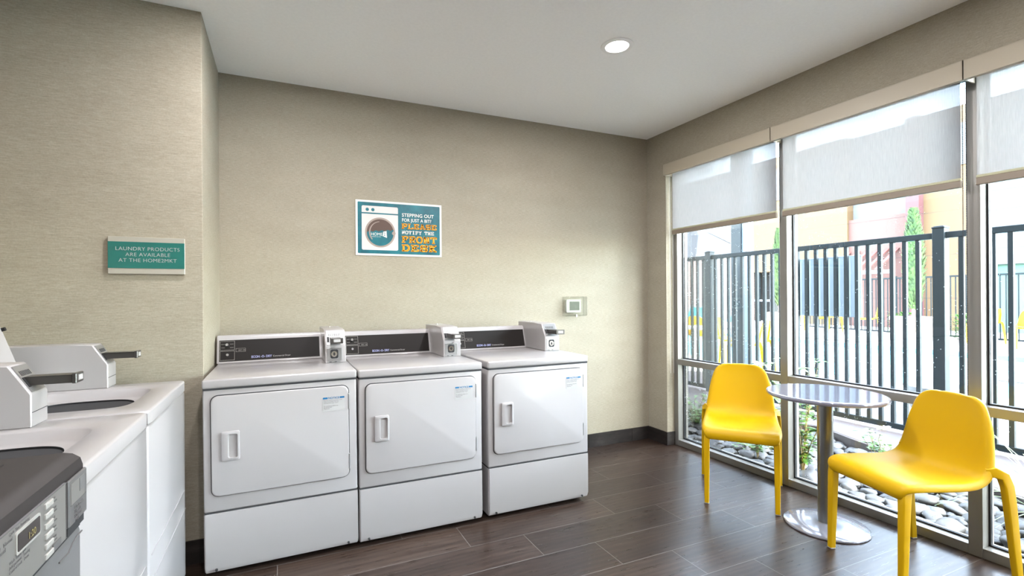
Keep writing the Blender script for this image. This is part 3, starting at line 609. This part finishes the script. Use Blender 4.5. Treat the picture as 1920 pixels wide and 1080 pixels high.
def poster():
    x0, x1, z0, z1 = -2.549, -1.934, 1.575, 1.958
    t = thing('notice_poster', 'teal poster with a cartoon washer asking guests to notify the front desk', 'poster', (0, 0, 0))
    t.location = ((x0+x1)/2, -.001, z0); ox, oz = (x0+x1)/2, z0
    def X(a): return a-ox
    def Z(c): return c-oz
    B((X(x0), -.004, 0), (X(x1), 0, z1-z0)).build('board', M['paper'], t)
    def plate(pts, y, name, m): return MB().flat([(X(a), y, Z(c)) for a, c in pts]).build(name, m, t, smooth=False)
    W, H = x1-x0, z1-z0
    PX = lambda u: x0+u*W       # fractions of the board
    PZ = lambda v: z1-v*H
    plate(rrect(PX(.022), PX(.978), PZ(.965), PZ(.035), .006), -.0045, 'teal_field', M['teal'])
    plate(rrect(PX(.066), PX(.476), PZ(.90), PZ(.10), .010), -.0050, 'cartoon_washer', M['cream'])
    plate([(PX(.066), PZ(.246)), (PX(.476), PZ(.246)), (PX(.476), PZ(.222)), (PX(.066), PZ(.222))], -.0054, 'washer_line', M['teal'])
    circ = lambda cx, cz, r, n=48: [(cx+r*cos(2*pi*i/n), cz+r*sin(2*pi*i/n)) for i in range(n)]
    for u in (.128, .190): plate(circ(PX(u), PZ(.168), .0115, 20), -.0054, 'washer_dot', M['teal'])
    cx, cz = PX(.272), PZ(.578); r = .105
    plate(circ(cx, cz, r), -.0054, 'porthole_ring', M['taupe']); plate(circ(cx, cz, r*.885), -.0058, 'porthole_glass', M['brown'])
    pts = []; rr = r*.885
    for i in range(40):
        a = pi+ i/39*pi; pts.append((cx+rr*cos(a), cz+rr*sin(a)))
    top = []
    for i in range(25):
        s = 1-i/24*2; xx = cx+rr*.985*s; top.append((xx, cz+rr*.13+.004*sin(s*14)+.008*s))
    plate(pts+top, -.0062, 'porthole_water', M['teal'])
    sw = [(cx+r*.74*cos(a), cz+r*.74*sin(a)) for a in [radians(95+i*6) for i in range(22)]]+[(cx+r*.66*cos(a), cz+r*.70*sin(a)) for a in [radians(95+i*6) for i in range(21, -1, -1)]]
    plate(sw, -.0066, 'porthole_shine', M['taupe']); plate(circ(cx+r*.9, cz-r*.02, .013, 16), -.0066, 'porthole_latch', M['taupe'])
    bt = lambda px_, pz_: basis((X(px_), -.0068, Z(pz_)), (1, 0, 0), (0, 0, 1))
    text('logo_lettering', 'HOME', .0285, bt(cx-.066, cz-.022), M['paper'], t, 'LEFT', .0, .0001, 1.0)
    plate([(cx+.016, cz-.024), (cx+.046, cz-.036), (cx+.043, cz+.012), (cx+.020, cz+.006)], -.0068, 'logo_flag', M['paper'])
    text('logo_numeral', '2', .032, basis((X(cx+.0215), -.0072, Z(cz-.0215)), (1, 0, 0), (0, 0, 1)), M['teal'], t, 'LEFT', .0002, .0001, .9)
    text('logo_tagline', 'SUITES BY HILTON', .0075, bt(cx-.062, cz-.033), M['paper'], t, 'LEFT', .0, .0001, 1.05)
    a, b = .520, .940
    text('poster_line', 'STEPPING OUT', .0345, bt(PX(a), PZ(.262)), M['paper'], t, 'LEFT', .0004, .0001, .985, 1.03)
    text('poster_line', 'FOR JUST A BIT?', .0325, bt(PX(a), PZ(.353)), M['paper'], t, 'LEFT', .0003, .0001, .905, 1.03)
    def sl(word, v0, v1, m, th, u1=b):
        mb = slab_word(MB(), word, X(PX(a)), X(PX(u1)), Z(PZ(v1)), (v1-v0)*H, th, -.0068)
        mb.bm.faces.ensure_lookup_table(); me = bpy.data.meshes.new('slab_lettering'); mb.bm.to_mesh(me); mb.bm.free(); o = bpy.data.objects.new('slab_lettering', me); C.objects.link(o); me.materials.append(m); o.parent = t
    sl('PLEASE', .388, .490, M['amber'], .0105); sl('NOTIFY THE', .522, .590, M['paper'], .0064, .915); sl('FRONT', .622, .750, M['amber'], .0125); sl('DESK', .780, .910, M['amber'], .0145)
poster()
def sign():
    x0, x1, z0, z1 = -3.742, -3.442, 1.399, 1.571; ox = (x0+x1)/2
    t = thing('wall_sign', 'small teal metal sign about laundry products on the left wall', 'sign', (ox, WY-.001, z0)); h = z1-z0; w2_ = (x1-x0)/2
    B((-w2_, -.012, 0), (w2_, 0, h), .0015, 1).build('plaque', M['signsil'], t)
    B((-w2_+.001, -.0135, h*.155), (w2_-.001, -.011, h*.865)).build('teal_panel', M['signgreen'], t)
    for s, z, sc in (('LAUNDRY PRODUCTS', .640, 1.0), ('ARE AVAILABLE', .485, 1.0), ('AT THE HOME2MKT', .330, 1.0)):
        text('sign_lettering', s, .0240, basis((.004, -.0137, h*z-.001), (1, 0, 0), (0, 0, 1)), M['label'], t, 'CENTER', -.00022, .0002, sc, 1.06)
sign()
def thermostat():
    t = thing('thermostat', 'white thermostat with grey screen on the back wall inside its clear box', 'thermostat', (-.80, 0, 1.146))
    MB().poly([(a, 0, c) for a, c in rrect(-.072, .070, .0, .108, .012)], (0, -.024, 0)).build('housing', M['thermo'], t)
    B((-.040, -.0255, .018), (.054, -.0235, .090)).build('screen', M['lcd'], t)
    t2 = thing('thermostat_cover', 'clear acrylic lock box over the thermostat on the back wall', 'clear cover', (-.80, 0, 1.118)); 
    x0, x1, z1, d = -.092, .108, .158, .060
    cv = MB(); q = lambda y: [(x0, y, 0), (x1, y, 0), (x1, y, z1), (x0, y, z1)]
    cv.loops([q(0), q(-d)], cap1=True); bmesh.ops.bevel(cv.bm, geom=[e for e in cv.bm.edges if all(v.co.y < -.01 for v in e.verts)], offset=.003, segments=2, affect='EDGES')
    cv.build('cover', M['clear'], t2)
    rm = MB(); rm.box((x0-.002, -.003, -.002), (x1+.002, 0, .003)).box((x0-.002, -.003, z1-.003), (x1+.002, 0, z1+.002)).box((x0-.002, -.003, 0), (x0+.003, 0, z1)).box((x1-.003, -.003, 0), (x1+.002, 0, z1)); rm.build('cover_flange', M['clear'], t2)
    MB().cyl((.0, -.065, .006), (.0, -.05, .006), .007, n=14).box((-.004, -.064, -.012), (.006, -.058, .004)).build('key_lock', M['chrome'], t2)
thermostat()

# ================================================================== YELLOW CHAIR
def make_chair(simple=False):
    t = thing('chair', 'x', 'chair')
    # local: front = -y, width = x.  stations: (y forward-neg, z, half width, dish)
    st_ = [(-.224, .398, .186, 0), (-.234, .428, .196, 0), (-.222, .452, .202, .002), (-.19, .458, .208, .006), (-.12, .454, .213, .010), (-.03, .447, .215, .014), (.05, .443, .214, .016), (.11, .446, .212, .018), (.155, .458, .209, .020), (.185, .482, .205, .022), (.203, .52, .200, .024), (.215, .57, .193, .026), (.226, .63, .184, .028), (.237, .69, .172, .028), (.246, .74, .156, .026), (.2495, .764, .1455, .022), (.2515, .783, .129, .018), (.2525, .795, .108, .014), (.253, .8015, .082, .011), (.253, .8035, .06, .009)]
    nu = 15; rows = []
    for i, (y, z, hw, dish) in enumerate(st_):
        j0, j1 = max(i-1, 0), min(i+1, len(st_)-1); tv = Vector((0, st_[j1][0]-st_[j0][0], st_[j1][1]-st_[j0][1])).normalized(); nv = Vector((0, -tv.z, tv.y))
        if nv.z < -.3 and i > 3: nv = -nv
        row = []
        for k in range(nu):
            u = -1+2*k/(nu-1); e = abs(u)**2.4
            p = Vector((u*hw, y, z))+nv*dish*e
            row.append(p)
        # rolled side rim
        back = -nv*(.028 if 2 <= i <= 13 else .014)
        row = [row[0]+back]+row+[row[-1]+back]
        rows.append(row)
    rows.append([p+Vector((0, .013, -.003)) for p in rows[-1]])
    mb = MB(); mb.loops(rows, closed=False); sh = mb.build('seat_shell', M['yellow'], t, ang=180)
    so = sh.modifiers.new('thickness', 'SOLIDIFY'); so.thickness = .010; so.offset = -1
    ss = sh.modifiers.new('smooth', 'SUBSURF'); ss.levels = 1; ss.render_levels = 2
    def leg(path, sizes, name='leg'):
        L = []; n = 20
        for i, p in enumerate(path):
            p = Vector(p); a, b = sizes[i]; tv = (Vector(path[min(i+1, len(path)-1)])-Vector(path[max(i-1, 0)])).normalized()
            xa = Vector((1, 0, 0)); xa = (xa-tv*xa.dot(tv)).normalized(); ya = tv.cross(xa)
            L.append([p+xa*q[0]+ya*q[1] for q in rrect(-a, a, -b, b, min(a, b)*.38, 4)])
        m = MB(); m.loops(L, cap0=True, cap1=True); o = m.build(name, M['yellow'], t, ang=50)
        if not simple:
            e = Vector(path[-1]); MB().box((e.x-.013, e.y-.013, 0), (e.x+.013, e.y+.013, .007), .002, 1).build('glide', M['clear'] if False else M['label'], o)
        return o
    for s in (-1, 1):
        leg([(s*.180, -.195, .448), (s*.184, -.207, .425), (s*.188, -.212, .38), (s*.1885, -.218, .2), (s*.189, -.224, .006)], [(.014, .024), (.017, .022), (.0165, .019), (.015, .0165), (.0125, .014)])
        leg([(s*.192, .178, .500), (s*.208, .200, .506), (s*.2225, .222, .492), (s*.2265, .236, .45), (s*.2285, .246, .37), (s*.231, .262, .2), (s*.2345, .281, .006)], [(.010, .020), (.013, .022), (.0145, .021), (.0145, .0215), (.0145, .021), (.0135, .018), (.0125, .014)])
    if not simple: MB().cyl((.0, -.10, .4525), (.0, -.10, .4535), .0035, n=10).build('seat_mark', M['seam'], t)
    return t
def place(o, mid_front, direction):
    """chair whose front-leg midpoint is at mid_front and whose front points along direction"""
    a = math.atan2(direction[1], direction[0]); o.rotation_euler = (0, 0, a+pi/2); d = Vector(direction).normalized()
    o.location = (mid_front[0]-d.x*.224, mid_front[1]-d.y*.224, 0)
ch1 = make_chair(); ch1['label'] = 'bright yellow plastic chair left of the round table, facing the room'; ch1['group'] = 'yellow chairs at the round table'
ch2 = copy_tree(ch1); ch2['label'] = 'yellow plastic chair right of the round table, turned toward the dryers'
place(ch1, (-.499, -1.357), (-.39, -.322)); place(ch2, (-.533, -2.04), (-.953, .302))

# ================================================================== ROUND TABLE
tb = thing('cafe_table', 'round silver cafe table on a single column between the two yellow chairs', 'table', (-.262, -1.70, 0))
MB().lathe([(.0001, .712), (.26, .712), (.27, .712), (.281, .716), (.285, .724), (.285, .730), (.282, .736), (.276, .738), (.273, .738), (.270, .738), (.0001, .738)], n=96).build('table_top', M['tabletop'], tb)
MB().lathe([(.0001, .0), (.197, .0), (.201, .004), (.200, .010), (.192, .015), (.12, .022), (.042, .026), (.0001, .026)], n=96).build('base', M['tablebase'], tb)
MB().cyl((0, 0, .02), (0, 0, .16), .0385, n=48).build('lower_sleeve', M['pole'], tb)
MB().cyl((0, 0, .161), (0, 0, .714), .0375, n=48).build('column', M['pole'], tb)
MB().box((-.09, -.015, .700), (.09, .015, .712)).box((-.015, -.09, .700), (.015, .09, .712)).build('mounting_bracket', M['seam'], tb)

# ================================================================== OUTSIDE
# kept outdoors: stone bed, pavers, fences, pool, far building
kerb = [(1.22, 9), (1.22, .62), (1.50, .25), (1.78, -.40), (1.63, -.77), (1.30, -1.80), (1.10, -2.35), (1.0, -3.2), (1.0, -9)]
def slab_obj(name, poly, z0, z1, m): return struct(MB().poly([(x, y, z0) for x, y in poly], (0, 0, z1-z0)).build(name, m, smooth=False))
slab_obj('patio_pavers', kerb+[(4.6, -9), (4.6, 9)], -.06, 0.0, M['paver'])
struct(B((.2, -9, -.16), (4.6, 9, -.10)).build('planting_bed', M['bed']))
kb = MB()
for (a, b) in zip(kerb, kerb[1:]):
    d = (Vector(b)-Vector(a)).normalized(); n_ = Vector((d.y, -d.x))*.0; kb.poly([(a[0]-.03, a[1], -.1), (a[0], a[1], -.1), (b[0], b[1], -.1), (b[0]-.03, b[1], -.1)], (0, 0, .098))
struct(kb.build('patio_kerb', M['kerb'], smooth=False))
PX0, PX1, PY0, PY1 = 5.0, 10.7, -9.0, 9.4
dk = MB().box((4.6, -14, -.3), (PX0, 22, 0)).box((PX1, -14, -.3), (30, 22, 0)).box((PX0, PY1, -.3), (PX1, 22, 0)).box((PX0, -14, -.3), (PX1, PY0, 0)); struct(dk.build('pool_deck', M['deck']))
dk = MB().box((PX0-.0, PY0, -.3), (PX0+.05, PY1, -.02)).box((PX1-.05, PY0, -.3), (PX1, PY1, -.02)).box((PX0, PY1-.05, -.3), (PX1, PY1, -.02)); struct(dk.build('pool_tile_band', M['tile']))
struct(B((PX0, PY0, -.32), (PX1, PY1, -.12)).build('pool_water', M['water']))
struct(B((-8, -9, 2.84), (.22, 3, 3.8)).box((.2, -9, -.1), (.24, RY, 2.84)).box((0, .12, -.1), (.24, 3, 2.84)).build('upper_shade_mass', M['siding']))  # unseen mass above the windows, its height set to shape the outdoor shadow

def fence(name, label, A, Bp, h, post_h, sp, pk, posts, pw, z_b=.03, m=None):
    A, Bp = Vector(A), Vector(Bp); d = (Bp-A); Ln = d.length; d.normalize(); ang = math.atan2(d.y, d.x)
    t = thing(name, label, 'fence', (A.x, A.y, 0), ang)
    for z in (h-.027, z_b+.026): MB().box((0, -.019, z-.026), (Ln, .019, z+.026), .003, 1).build('rail', M['fence'], t)
    n = int(Ln/sp); pos = []
    for i in range(n):
        s = (i+.5)*sp
        if all(abs(s-q) > pw*.75 for q in posts): pos.append(s)
    pkm = MB().box((-pk/2, -pk/2, z_b+.05), (pk/2, pk/2, h-.05)); first = pkm.build('picket', M['fence'], t); 
    show = pos[:100]
    for i, s in enumerate(show):
        o = first if i == 0 else first.copy()
        if i: C.objects.link(o); o.parent = t
        o.location = (s, 0, 0)
    if len(pos) > 100:
        r = MB()
        for s in pos[100:]: r.box((s-pk/2, -pk/2, z_b+.05), (s+pk/2, pk/2, h-.05))
        r.build('pickets', M['fence'], t)['kind'] = 'stuff'
    for q in posts:
        MB().box((q-pw/2, -pw/2, 0), (q+pw/2, pw/2, post_h-.012), .003, 1).box((q-pw/2-.004, -pw/2-.004, post_h-.022), (q+pw/2+.004, pw/2+.004, post_h-.008), .003, 1).box((q-pw/2+.006, -pw/2+.006, post_h-.01), (q+pw/2-.006, pw/2-.006, post_h), .005, 2).build('post', M['fence'], t)
    return t
fence('pool_fence', 'near black steel picket fence between the windows and the pool', (2.2, 3.75), (2.2, -6.05), 1.81, 1.865, .0998, .031, [0.0, 2.45, 4.90, 7.35, 9.80], .084)
fence('pool_fence', 'far black picket fence in front of the coloured building across the pool', (15.9, 10.2), (12.9, -4.2), 1.80, 1.84, .128, .022, [0.05, 2.4, 4.8, 7.2, 9.6, 12.0, 14.2], .06)
# board fixed to the near fence
pb = thing('fence_panel', 'plain grey-blue board hung on the near pool fence behind the round table', 'board', (2.235, -.185, 1.05)); B((0, -.325, 0), (.012, .325, .62), .002, 1).build('board', M['signback'], pb)
# steel column on the pool deck
co = thing('steel_column', 'tall dark blue steel column standing just beyond the near fence', 'column', (3.2, 1.66, 0), 0); MB().box((-.075, -.085, 0), (.075, .085, 4.4), .004, 1).build('shaft', M['column'], co); MB().box((-.05, -.175, 0), (.075, -.087, 4.4)).build('side_channel', M['column2'], co); MB().box((-.14, -.2, 0), (.14, .13, .015)).build('base_plate', M['column'], co)

# pebbles: 300 separate stones where they show, the rest one object
stones = []
for k in range(4):
    bm_ = bmesh.new(); bmesh.ops.create_icosphere(bm_, subdivisions=3, radius=1)
    for v in bm_.verts:
        n_ = noise.noise(v.co*1.1+Vector((k*7, 3, 1)))*.28+noise.noise(v.co*2.6+Vector((k*3, 1, 9)))*.10; v.co *= (1+n_)
    me = bpy.data.meshes.new('river_stone'); bm_.to_mesh(me); bm_.free()
    for p in me.polygons: p.use_smooth = True
    me.materials.append(M['pebble']); stones.append(me)
def kx(y):
    for (a, b) in zip(kerb, kerb[1:]):
        if b[1] <= y <= a[1]: return a[0]+(b[0]-a[0])*(a[1]-y)/(a[1]-b[1])
    return 1.2
cand = []; y = .75
cells = {}
def ok(x, y, r):
    for (a, b, c_) in cand:
        if (a-x)**2+(b-y)**2 < ((r+c_)*.74)**2: return False
    return True
for tries in range(26000):
    y = random.uniform(-3.1, 1.1); x = random.uniform(.24, 1.8); r = random.choice((.05, .058, .066, .075, .04, .034))
    if x > kx(y)-.02-r*.8 or x < .25+r*.8: continue
    if ok(x, y, r): cand.append((x, y, r))
cand.sort(key=lambda c: (c[0]+3.0)**2+(c[1]+3.4)**2)
vis = [c for c in cand if c[1] < .85 and c[1] > -2.9]; pick = set(vis[:300]); rest = MB(); first = True
for i, (x, y, r) in enumerate(cand):
    sc = (r*random.uniform(.95, 1.3), r*random.uniform(.75, 1.0), r*random.uniform(.42, .62)); rot = (random.uniform(-.25, .25), random.uniform(-.25, .25), random.uniform(0, 6.28)); z = -.10+sc[2]*.8+random.uniform(0, .02)
    if (x, y, r) in pick:
        o = bpy.data.objects.new('river_stone', stones[i % 4]); C.objects.link(o); o.location = (x, y, z); o.scale = sc; o.rotation_euler = rot
        tag(o, 'smooth rounded river stone lying in the bed outside the windows', 'stone', 'river stones in the bed outside the windows')
    else:
        t_ = bmesh.new(); t_.from_mesh(stones[i % 4]); from_e = Matrix.LocRotScale(Vector((x, y, z)), __import__('mathutils').Euler(rot), Vector(sc)); rest.join(t_, from_e)
if len(rest.bm.verts):
    o = rest.build('river_stones', M['pebble']); o['kind'] = 'stuff'; tag(o, 'remaining river stones at the far ends of the bed', 'stones')
else: rest.bm.free()

# ------------------------------------------------------------------ plants
def leaf(mb, p, d, L, wd, curl=.3):
    d = Vector(d).normalized(); s = d.cross(Vector((0, 0, 1)))
    if s.length < .1: s = Vector((1, 0, 0))
    s.normalize(); n_ = s.cross(d); P = Vector(p); rows = []
    for k in range(5):
        u = k/4; w_ = wd*sin(pi*min(max(u, .04), .97))**.8; c_ = P+d*L*u-Vector((0, 0, 1))*curl*L*u*u
        rows.append([c_-s*w_+n_*w_*.25, c_, c_+s*w_+n_*w_*.25])
    mb.loops(rows, closed=False)
def shrub(name, label, loc, h, spread, nst, lsz, seed, droop=.3):
    random.seed(seed); t = thing(name, label, 'plant', loc); stm, lv = MB(), MB()
    for i in range(nst):
        a = random.uniform(0, 6.28); r_ = random.uniform(.2, 1)*spread; hh = h*random.uniform(.55, 1); pts = []
        for k in range(7):
            u = k/6; pts.append(Vector((cos(a)*r_*u**1.3+random.uniform(-.008, .008), sin(a)*r_*u**1.3+random.uniform(-.008, .008), hh*u*(1-.12*u))))
        stm.tube(pts, [.004*(1-.7*k/6) for k in range(7)], n=5)
        for k in range(1, 7):
            for q in range(3):
                b = random.uniform(0, 6.28); leaf(lv, pts[k], (cos(b), sin(b), random.uniform(.0, .6)), lsz*random.uniform(.6, 1.15), lsz*.27, droop)
    stm.build('stems', M['stem'], t); lv.build('foliage', M['leaf'], t, ang=180)
    return t
shrub('flowering_shrub', 'leafy green shrub in the stone bed seen just past the table column', (.60, -1.0, -.08), .98, .30, 18, .085, 3)
shrub('flowering_shrub', 'low leafy shrub behind the bottom corner of the first window', (.85, .28, -.08), .46, .28, 22, .05, 5)
shrub('ground_cover', 'small green ground cover among the stones under the left yellow chair', (.72, -.52, -.09), .16, .24, 20, .04, 8)
shrub('flowering_shrub', 'tall sparse leafy shrub behind the mullion left of the table', (.55, -.66, -.08), .86, .15, 8, .06, 12)
t = shrub('flowering_shrub', 'small shrub with white blooms beside the right yellow chair', (1.22, -1.18, -.08), .38, .15, 8, .05, 21)
fl = MB(); random.seed(5)
for c_ in ((.0, -.06, .33), (.05, .0, .30), (-.06, .02, .28)):
    for k in range(14):
        b = random.uniform(0, 6.28); leaf(fl, Vector(c_), (cos(b), sin(b), random.uniform(-.1, 1)), .035, .012, .1)
fl.build('white_blooms', M['petal'], t, ang=180)
random.seed(9); t = thing('ornamental_grass', 'clump of long arching grass blades at the right edge of the stone bed', 'plant', (.86, -2.30, -.08)); gb = MB()
for i in range(110):
    a = random.uniform(0, 6.28); L_ = random.uniform(.5, .85); le = random.uniform(.35, 1.1); rows = []; base = Vector((random.uniform(-.05, .05), random.uniform(-.05, .05), 0)); s = Vector((-sin(a), cos(a), 0))
    for k in range(9):
        u = k/8; r_ = L_*u*sin(le)*(.5+.5*u); z = L_*u*cos(le*u*1.15)*.8; w_ = .0085*(1-u*.85); p = base+Vector((cos(a)*r_, sin(a)*r_, z)); rows.append([p-s*w_, p+s*w_])
    gb.loops(rows, closed=False)
gb.build('blades', M['blade'], t, ang=180)

# ------------------------------------------------------------------ things round the pool
def bowl(label, loc, r, h, m):
    t = thing('planter', label, 'planter', loc); MB().lathe([(.0001, 0), (r*.62, 0), (r*.85, h*.4), (r, h*.94), (r, h), (r*.93, h), (r*.9, h*.86), (.0001, h*.84)], n=40).build('pot', m, t)
    MB().lathe([(.0001, h*.85), (r*.9, h*.85)], n=40).build('soil', M['soil'], t); return t
bowl('wide grey bowl planter just beyond the near fence behind the right yellow chair', (3.12, -.74, 0), .29, .34, M['graypot'])
bowl('large pale planter by the far fence holding the tall cypress', (13.5, 4.35, 0), .55, .62, M['clay'])
bowl('pale planter beyond the pool half hidden by the second mullion', (14.35, 9.0, 0), .5, .60, M['clay'])
def cypress(label, loc, h, r, seed):
    random.seed(seed); t = thing('cypress', label, 'tree', loc); MB().cyl((0, 0, 0), (0, 0, h*.5), .05, n=10).build('trunk', M['bark'], t); lv = MB()
    for i in range(1500):
        u = random.random()**.85; z = h*(.1+.9*u); rr = r*(sin(pi*min(.06+u*.9, 1))**.6)*(1-u*.35)*random.uniform(.65, 1.05); a = random.uniform(0, 6.28)
        leaf(lv, (cos(a)*rr, sin(a)*rr, z), (cos(a)*.5, sin(a)*.5, 1), .16, .035, 0)
    mb = lv; mb.build('foliage', M['cypress'], t, ang=180)
    core = MB().lathe([(.001, h*.1), (r*.75, h*.3), (r*.8, h*.5), (r*.5, h*.8), (.001, h*.98)], n=16); core.build('inner_foliage', M['cypress'], t)
cypress('tall slim cypress rising from the planter across the pool', (13.5, 4.35, .5), 3.1, .26, 2)
cypress('slim cypress across the pool showing beside the second mullion', (14.35, 9.0, .5), 3.2, .30, 4)
def far_shrub(label, loc, r, h, seed):
    random.seed(seed); t = thing('shrub', label, 'plant', loc); lv = MB(); st2 = MB()
    for i in range(420):
        a = random.uniform(0, 6.28); q = random.random()**.5*r; z = random.random()*h; leaf(lv, (cos(a)*q, sin(a)*q, z), (cos(a), sin(a), 1), .13, .03, .4)
    for i in range(8): a = i*.8; st2.cyl((0, 0, 0), (cos(a)*r*.6, sin(a)*r*.6, h*.7), .008, n=5)
    st2.build('stems', M['stem'], t); lv.build('foliage', M['leaf'], t, ang=180)
far_shrub('low green shrub by the far fence beside the cypress planter', (14.25, 4.95, 0), .38, .7, 31)
far_shrub('low green shrub by the far fence seen past the second mullion', (13.5, 1.4, 0), .4, .7, 32)
far_shrub('low green shrub by the far fence between the cypress and the bistro chairs', (13.9, 3.3, 0), .32, .7, 33)
# bare tree at far left
random.seed(14); t = thing('bare_tree', 'pale leafless tree behind the fence at the left of the first window', 'tree', (9.6, 10.9, 0)); tr = MB()
def branch(p, d, L, r, dep):
    q = p+d*L; tr.tube([p, p+d*L*.5+Vector((random.uniform(-.03, .03), random.uniform(-.03, .03), 0))*L, q], [r, r*.85, r*.65], n=6)
    if dep: 
        for k in range(3 if dep > 1 else 4):
            v = (d+Vector((random.uniform(-.6, .6), random.uniform(-.6, .6), random.uniform(-.1, .5)))).normalized(); branch(q, v, L*.72, r*.62, dep-1)
branch(Vector((0, 0, 0)), Vector((0, 0, 1)), 1.5, .14, 5); tr.build('branches', M['bark'], t)
# yellow poolside chairs (same chair as indoors, far smaller in the picture)
fc0 = make_chair(True)
pcs = [((4.25, 2.62, 0), 30, 'yellow plastic chair near the fence seen through the first window'), ((3.75, 1.95, 0), 200, 'yellow poolside chair partly hidden behind the dark steel column'), ((4.35, 3.35, 0), 90, 'yellow poolside chair at the left edge of the first window'),
       ((13.9, 5.75, 0), 205, 'yellow poolside chair left of the cypress planter across the pool'), ((13.9, 6.95, 0), 160, 'yellow chair across the pool under the grey-blue board, its right one'), ((14.0, 8.05, 0), 20, 'yellow chair across the pool under the grey-blue board, its left one'),
       ((13.2, 2.75, 0), 180, 'yellow poolside chair right of the thick fence post'), ((12.6, 1.75, 0), 120, 'yellow poolside chair at the right edge of the photo')]
for i, (l, a, lb) in enumerate(pcs):
    o = fc0 if i == 0 else copy_tree(fc0); o.location = l; o.rotation_euler = (0, 0, radians(a)); o['label'] = lb; o['group'] = 'yellow chairs around the pool'; o.scale = (1.1, 1.1, 1.1)
def bistro(label, loc):
    t = thing('bistro_table', label, 'table', loc); MB().lathe([(.0001, .71), (.34, .71), (.34, .74), (.0001, .74)], n=32).build('table_top', M['white'], t); MB().cyl((0, 0, 0), (0, 0, .71), .03, n=12).build('column', M['white'], t); MB().lathe([(.0001, 0), (.22, 0), (.22, .02), (.0001, .03)], n=24).build('base', M['white'], t)
bistro('white bistro table between two yellow chairs across the pool', (13.4, 7.5, 0)); bistro('white bistro table by the left poolside chairs', (3.5, 2.8, 0)); bistro('white bistro table left of the cypress planter', (13.2, 6.3, 0))
def lounger(label, loc, rz, m):
    t = thing('sun_lounger', label, 'sun lounger', loc, rz, 'loungers beside the pool')
    MB().box((-.32, -.95, .30), (.32, .30, .34), .01, 1).build('seat_sling', m, t)
    b = MB(); b.poly([(-.32, .30, .30), (-.32, .82, .82), (-.32, .80, .86), (-.32, .28, .34)], (.64, 0, 0)); b.build('backrest', m, t)
    for x in (-.29, .29):
        for y in (-.85, .25): MB().box((x-.02, y-.02, 0), (x+.02, y+.02, .30)).build('leg', M['white'], t)
lounger('turquoise sun lounger beyond the pool at the left of the first window', (11.6, 10.6, 0), radians(150), M['turq'])
lounger('turquoise sun lounger beside the other one, seen left of the steel column', (12.2, 9.2, 0), radians(150), M['turq'])
lounger('grey sun lounger by the pool edge at the right edge of the photo', (4.62, -1.62, 0), radians(180), M['graypot'])

# ------------------------------------------------------------------ building across the pool
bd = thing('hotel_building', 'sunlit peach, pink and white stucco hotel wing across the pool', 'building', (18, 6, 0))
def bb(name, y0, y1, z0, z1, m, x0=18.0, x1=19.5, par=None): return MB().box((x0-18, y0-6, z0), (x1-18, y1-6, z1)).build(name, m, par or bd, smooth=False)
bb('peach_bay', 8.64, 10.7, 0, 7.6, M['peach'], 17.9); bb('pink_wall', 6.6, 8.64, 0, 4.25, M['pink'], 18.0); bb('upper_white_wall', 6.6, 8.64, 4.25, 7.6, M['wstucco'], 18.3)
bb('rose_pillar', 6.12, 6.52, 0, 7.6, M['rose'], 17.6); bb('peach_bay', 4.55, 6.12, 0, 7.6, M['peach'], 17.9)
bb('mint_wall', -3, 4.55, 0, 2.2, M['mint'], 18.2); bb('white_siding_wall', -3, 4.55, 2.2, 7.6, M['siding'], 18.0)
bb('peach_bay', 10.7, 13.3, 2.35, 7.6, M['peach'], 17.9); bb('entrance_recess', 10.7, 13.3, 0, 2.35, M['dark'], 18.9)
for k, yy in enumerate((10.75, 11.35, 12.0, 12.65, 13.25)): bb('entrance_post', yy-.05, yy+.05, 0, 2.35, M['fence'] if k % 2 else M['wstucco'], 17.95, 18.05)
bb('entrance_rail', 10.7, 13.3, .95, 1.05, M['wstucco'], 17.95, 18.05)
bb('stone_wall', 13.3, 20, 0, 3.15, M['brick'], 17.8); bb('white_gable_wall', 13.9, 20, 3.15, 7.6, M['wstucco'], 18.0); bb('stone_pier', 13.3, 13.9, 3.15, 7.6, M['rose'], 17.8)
aw = MB()
for k in range(6): y = 6.9+k*.33; aw.poly([(-.9, y-6+.25, 2.15), (-.9, y-6+.37, 2.15), (0, y-6+.12, 2.95), (0, y-6, 2.95)], (0, 0, .05))
aw.build('awning_slats', M['rust'], bd); bb('awning_beam', 6.7, 8.7, 2.02, 2.16, M['wstucco'], 17.0, 17.12)
gw = MB(); gw.poly([(-.01, 8.2, 3.9), (-.01, 8.25, 3.9), (-.01, 12, 5.9), (-.01, 12, 5.85)], (.02, 0, 0)); gw.build('gable_trim', M['ink'], bd)
rnd = []
for (yc, zc) in ((5.4, 6.3), (9.7, 6.3), (12, 6.3), (2.4, 5.4), (.2, 5.4), (7.6, 6.3), (16, 6.4)):
    wn_ = bb('window', yc-.6, yc+.6, zc-.7, zc+.7, M['dark'], 17.86, 17.95)
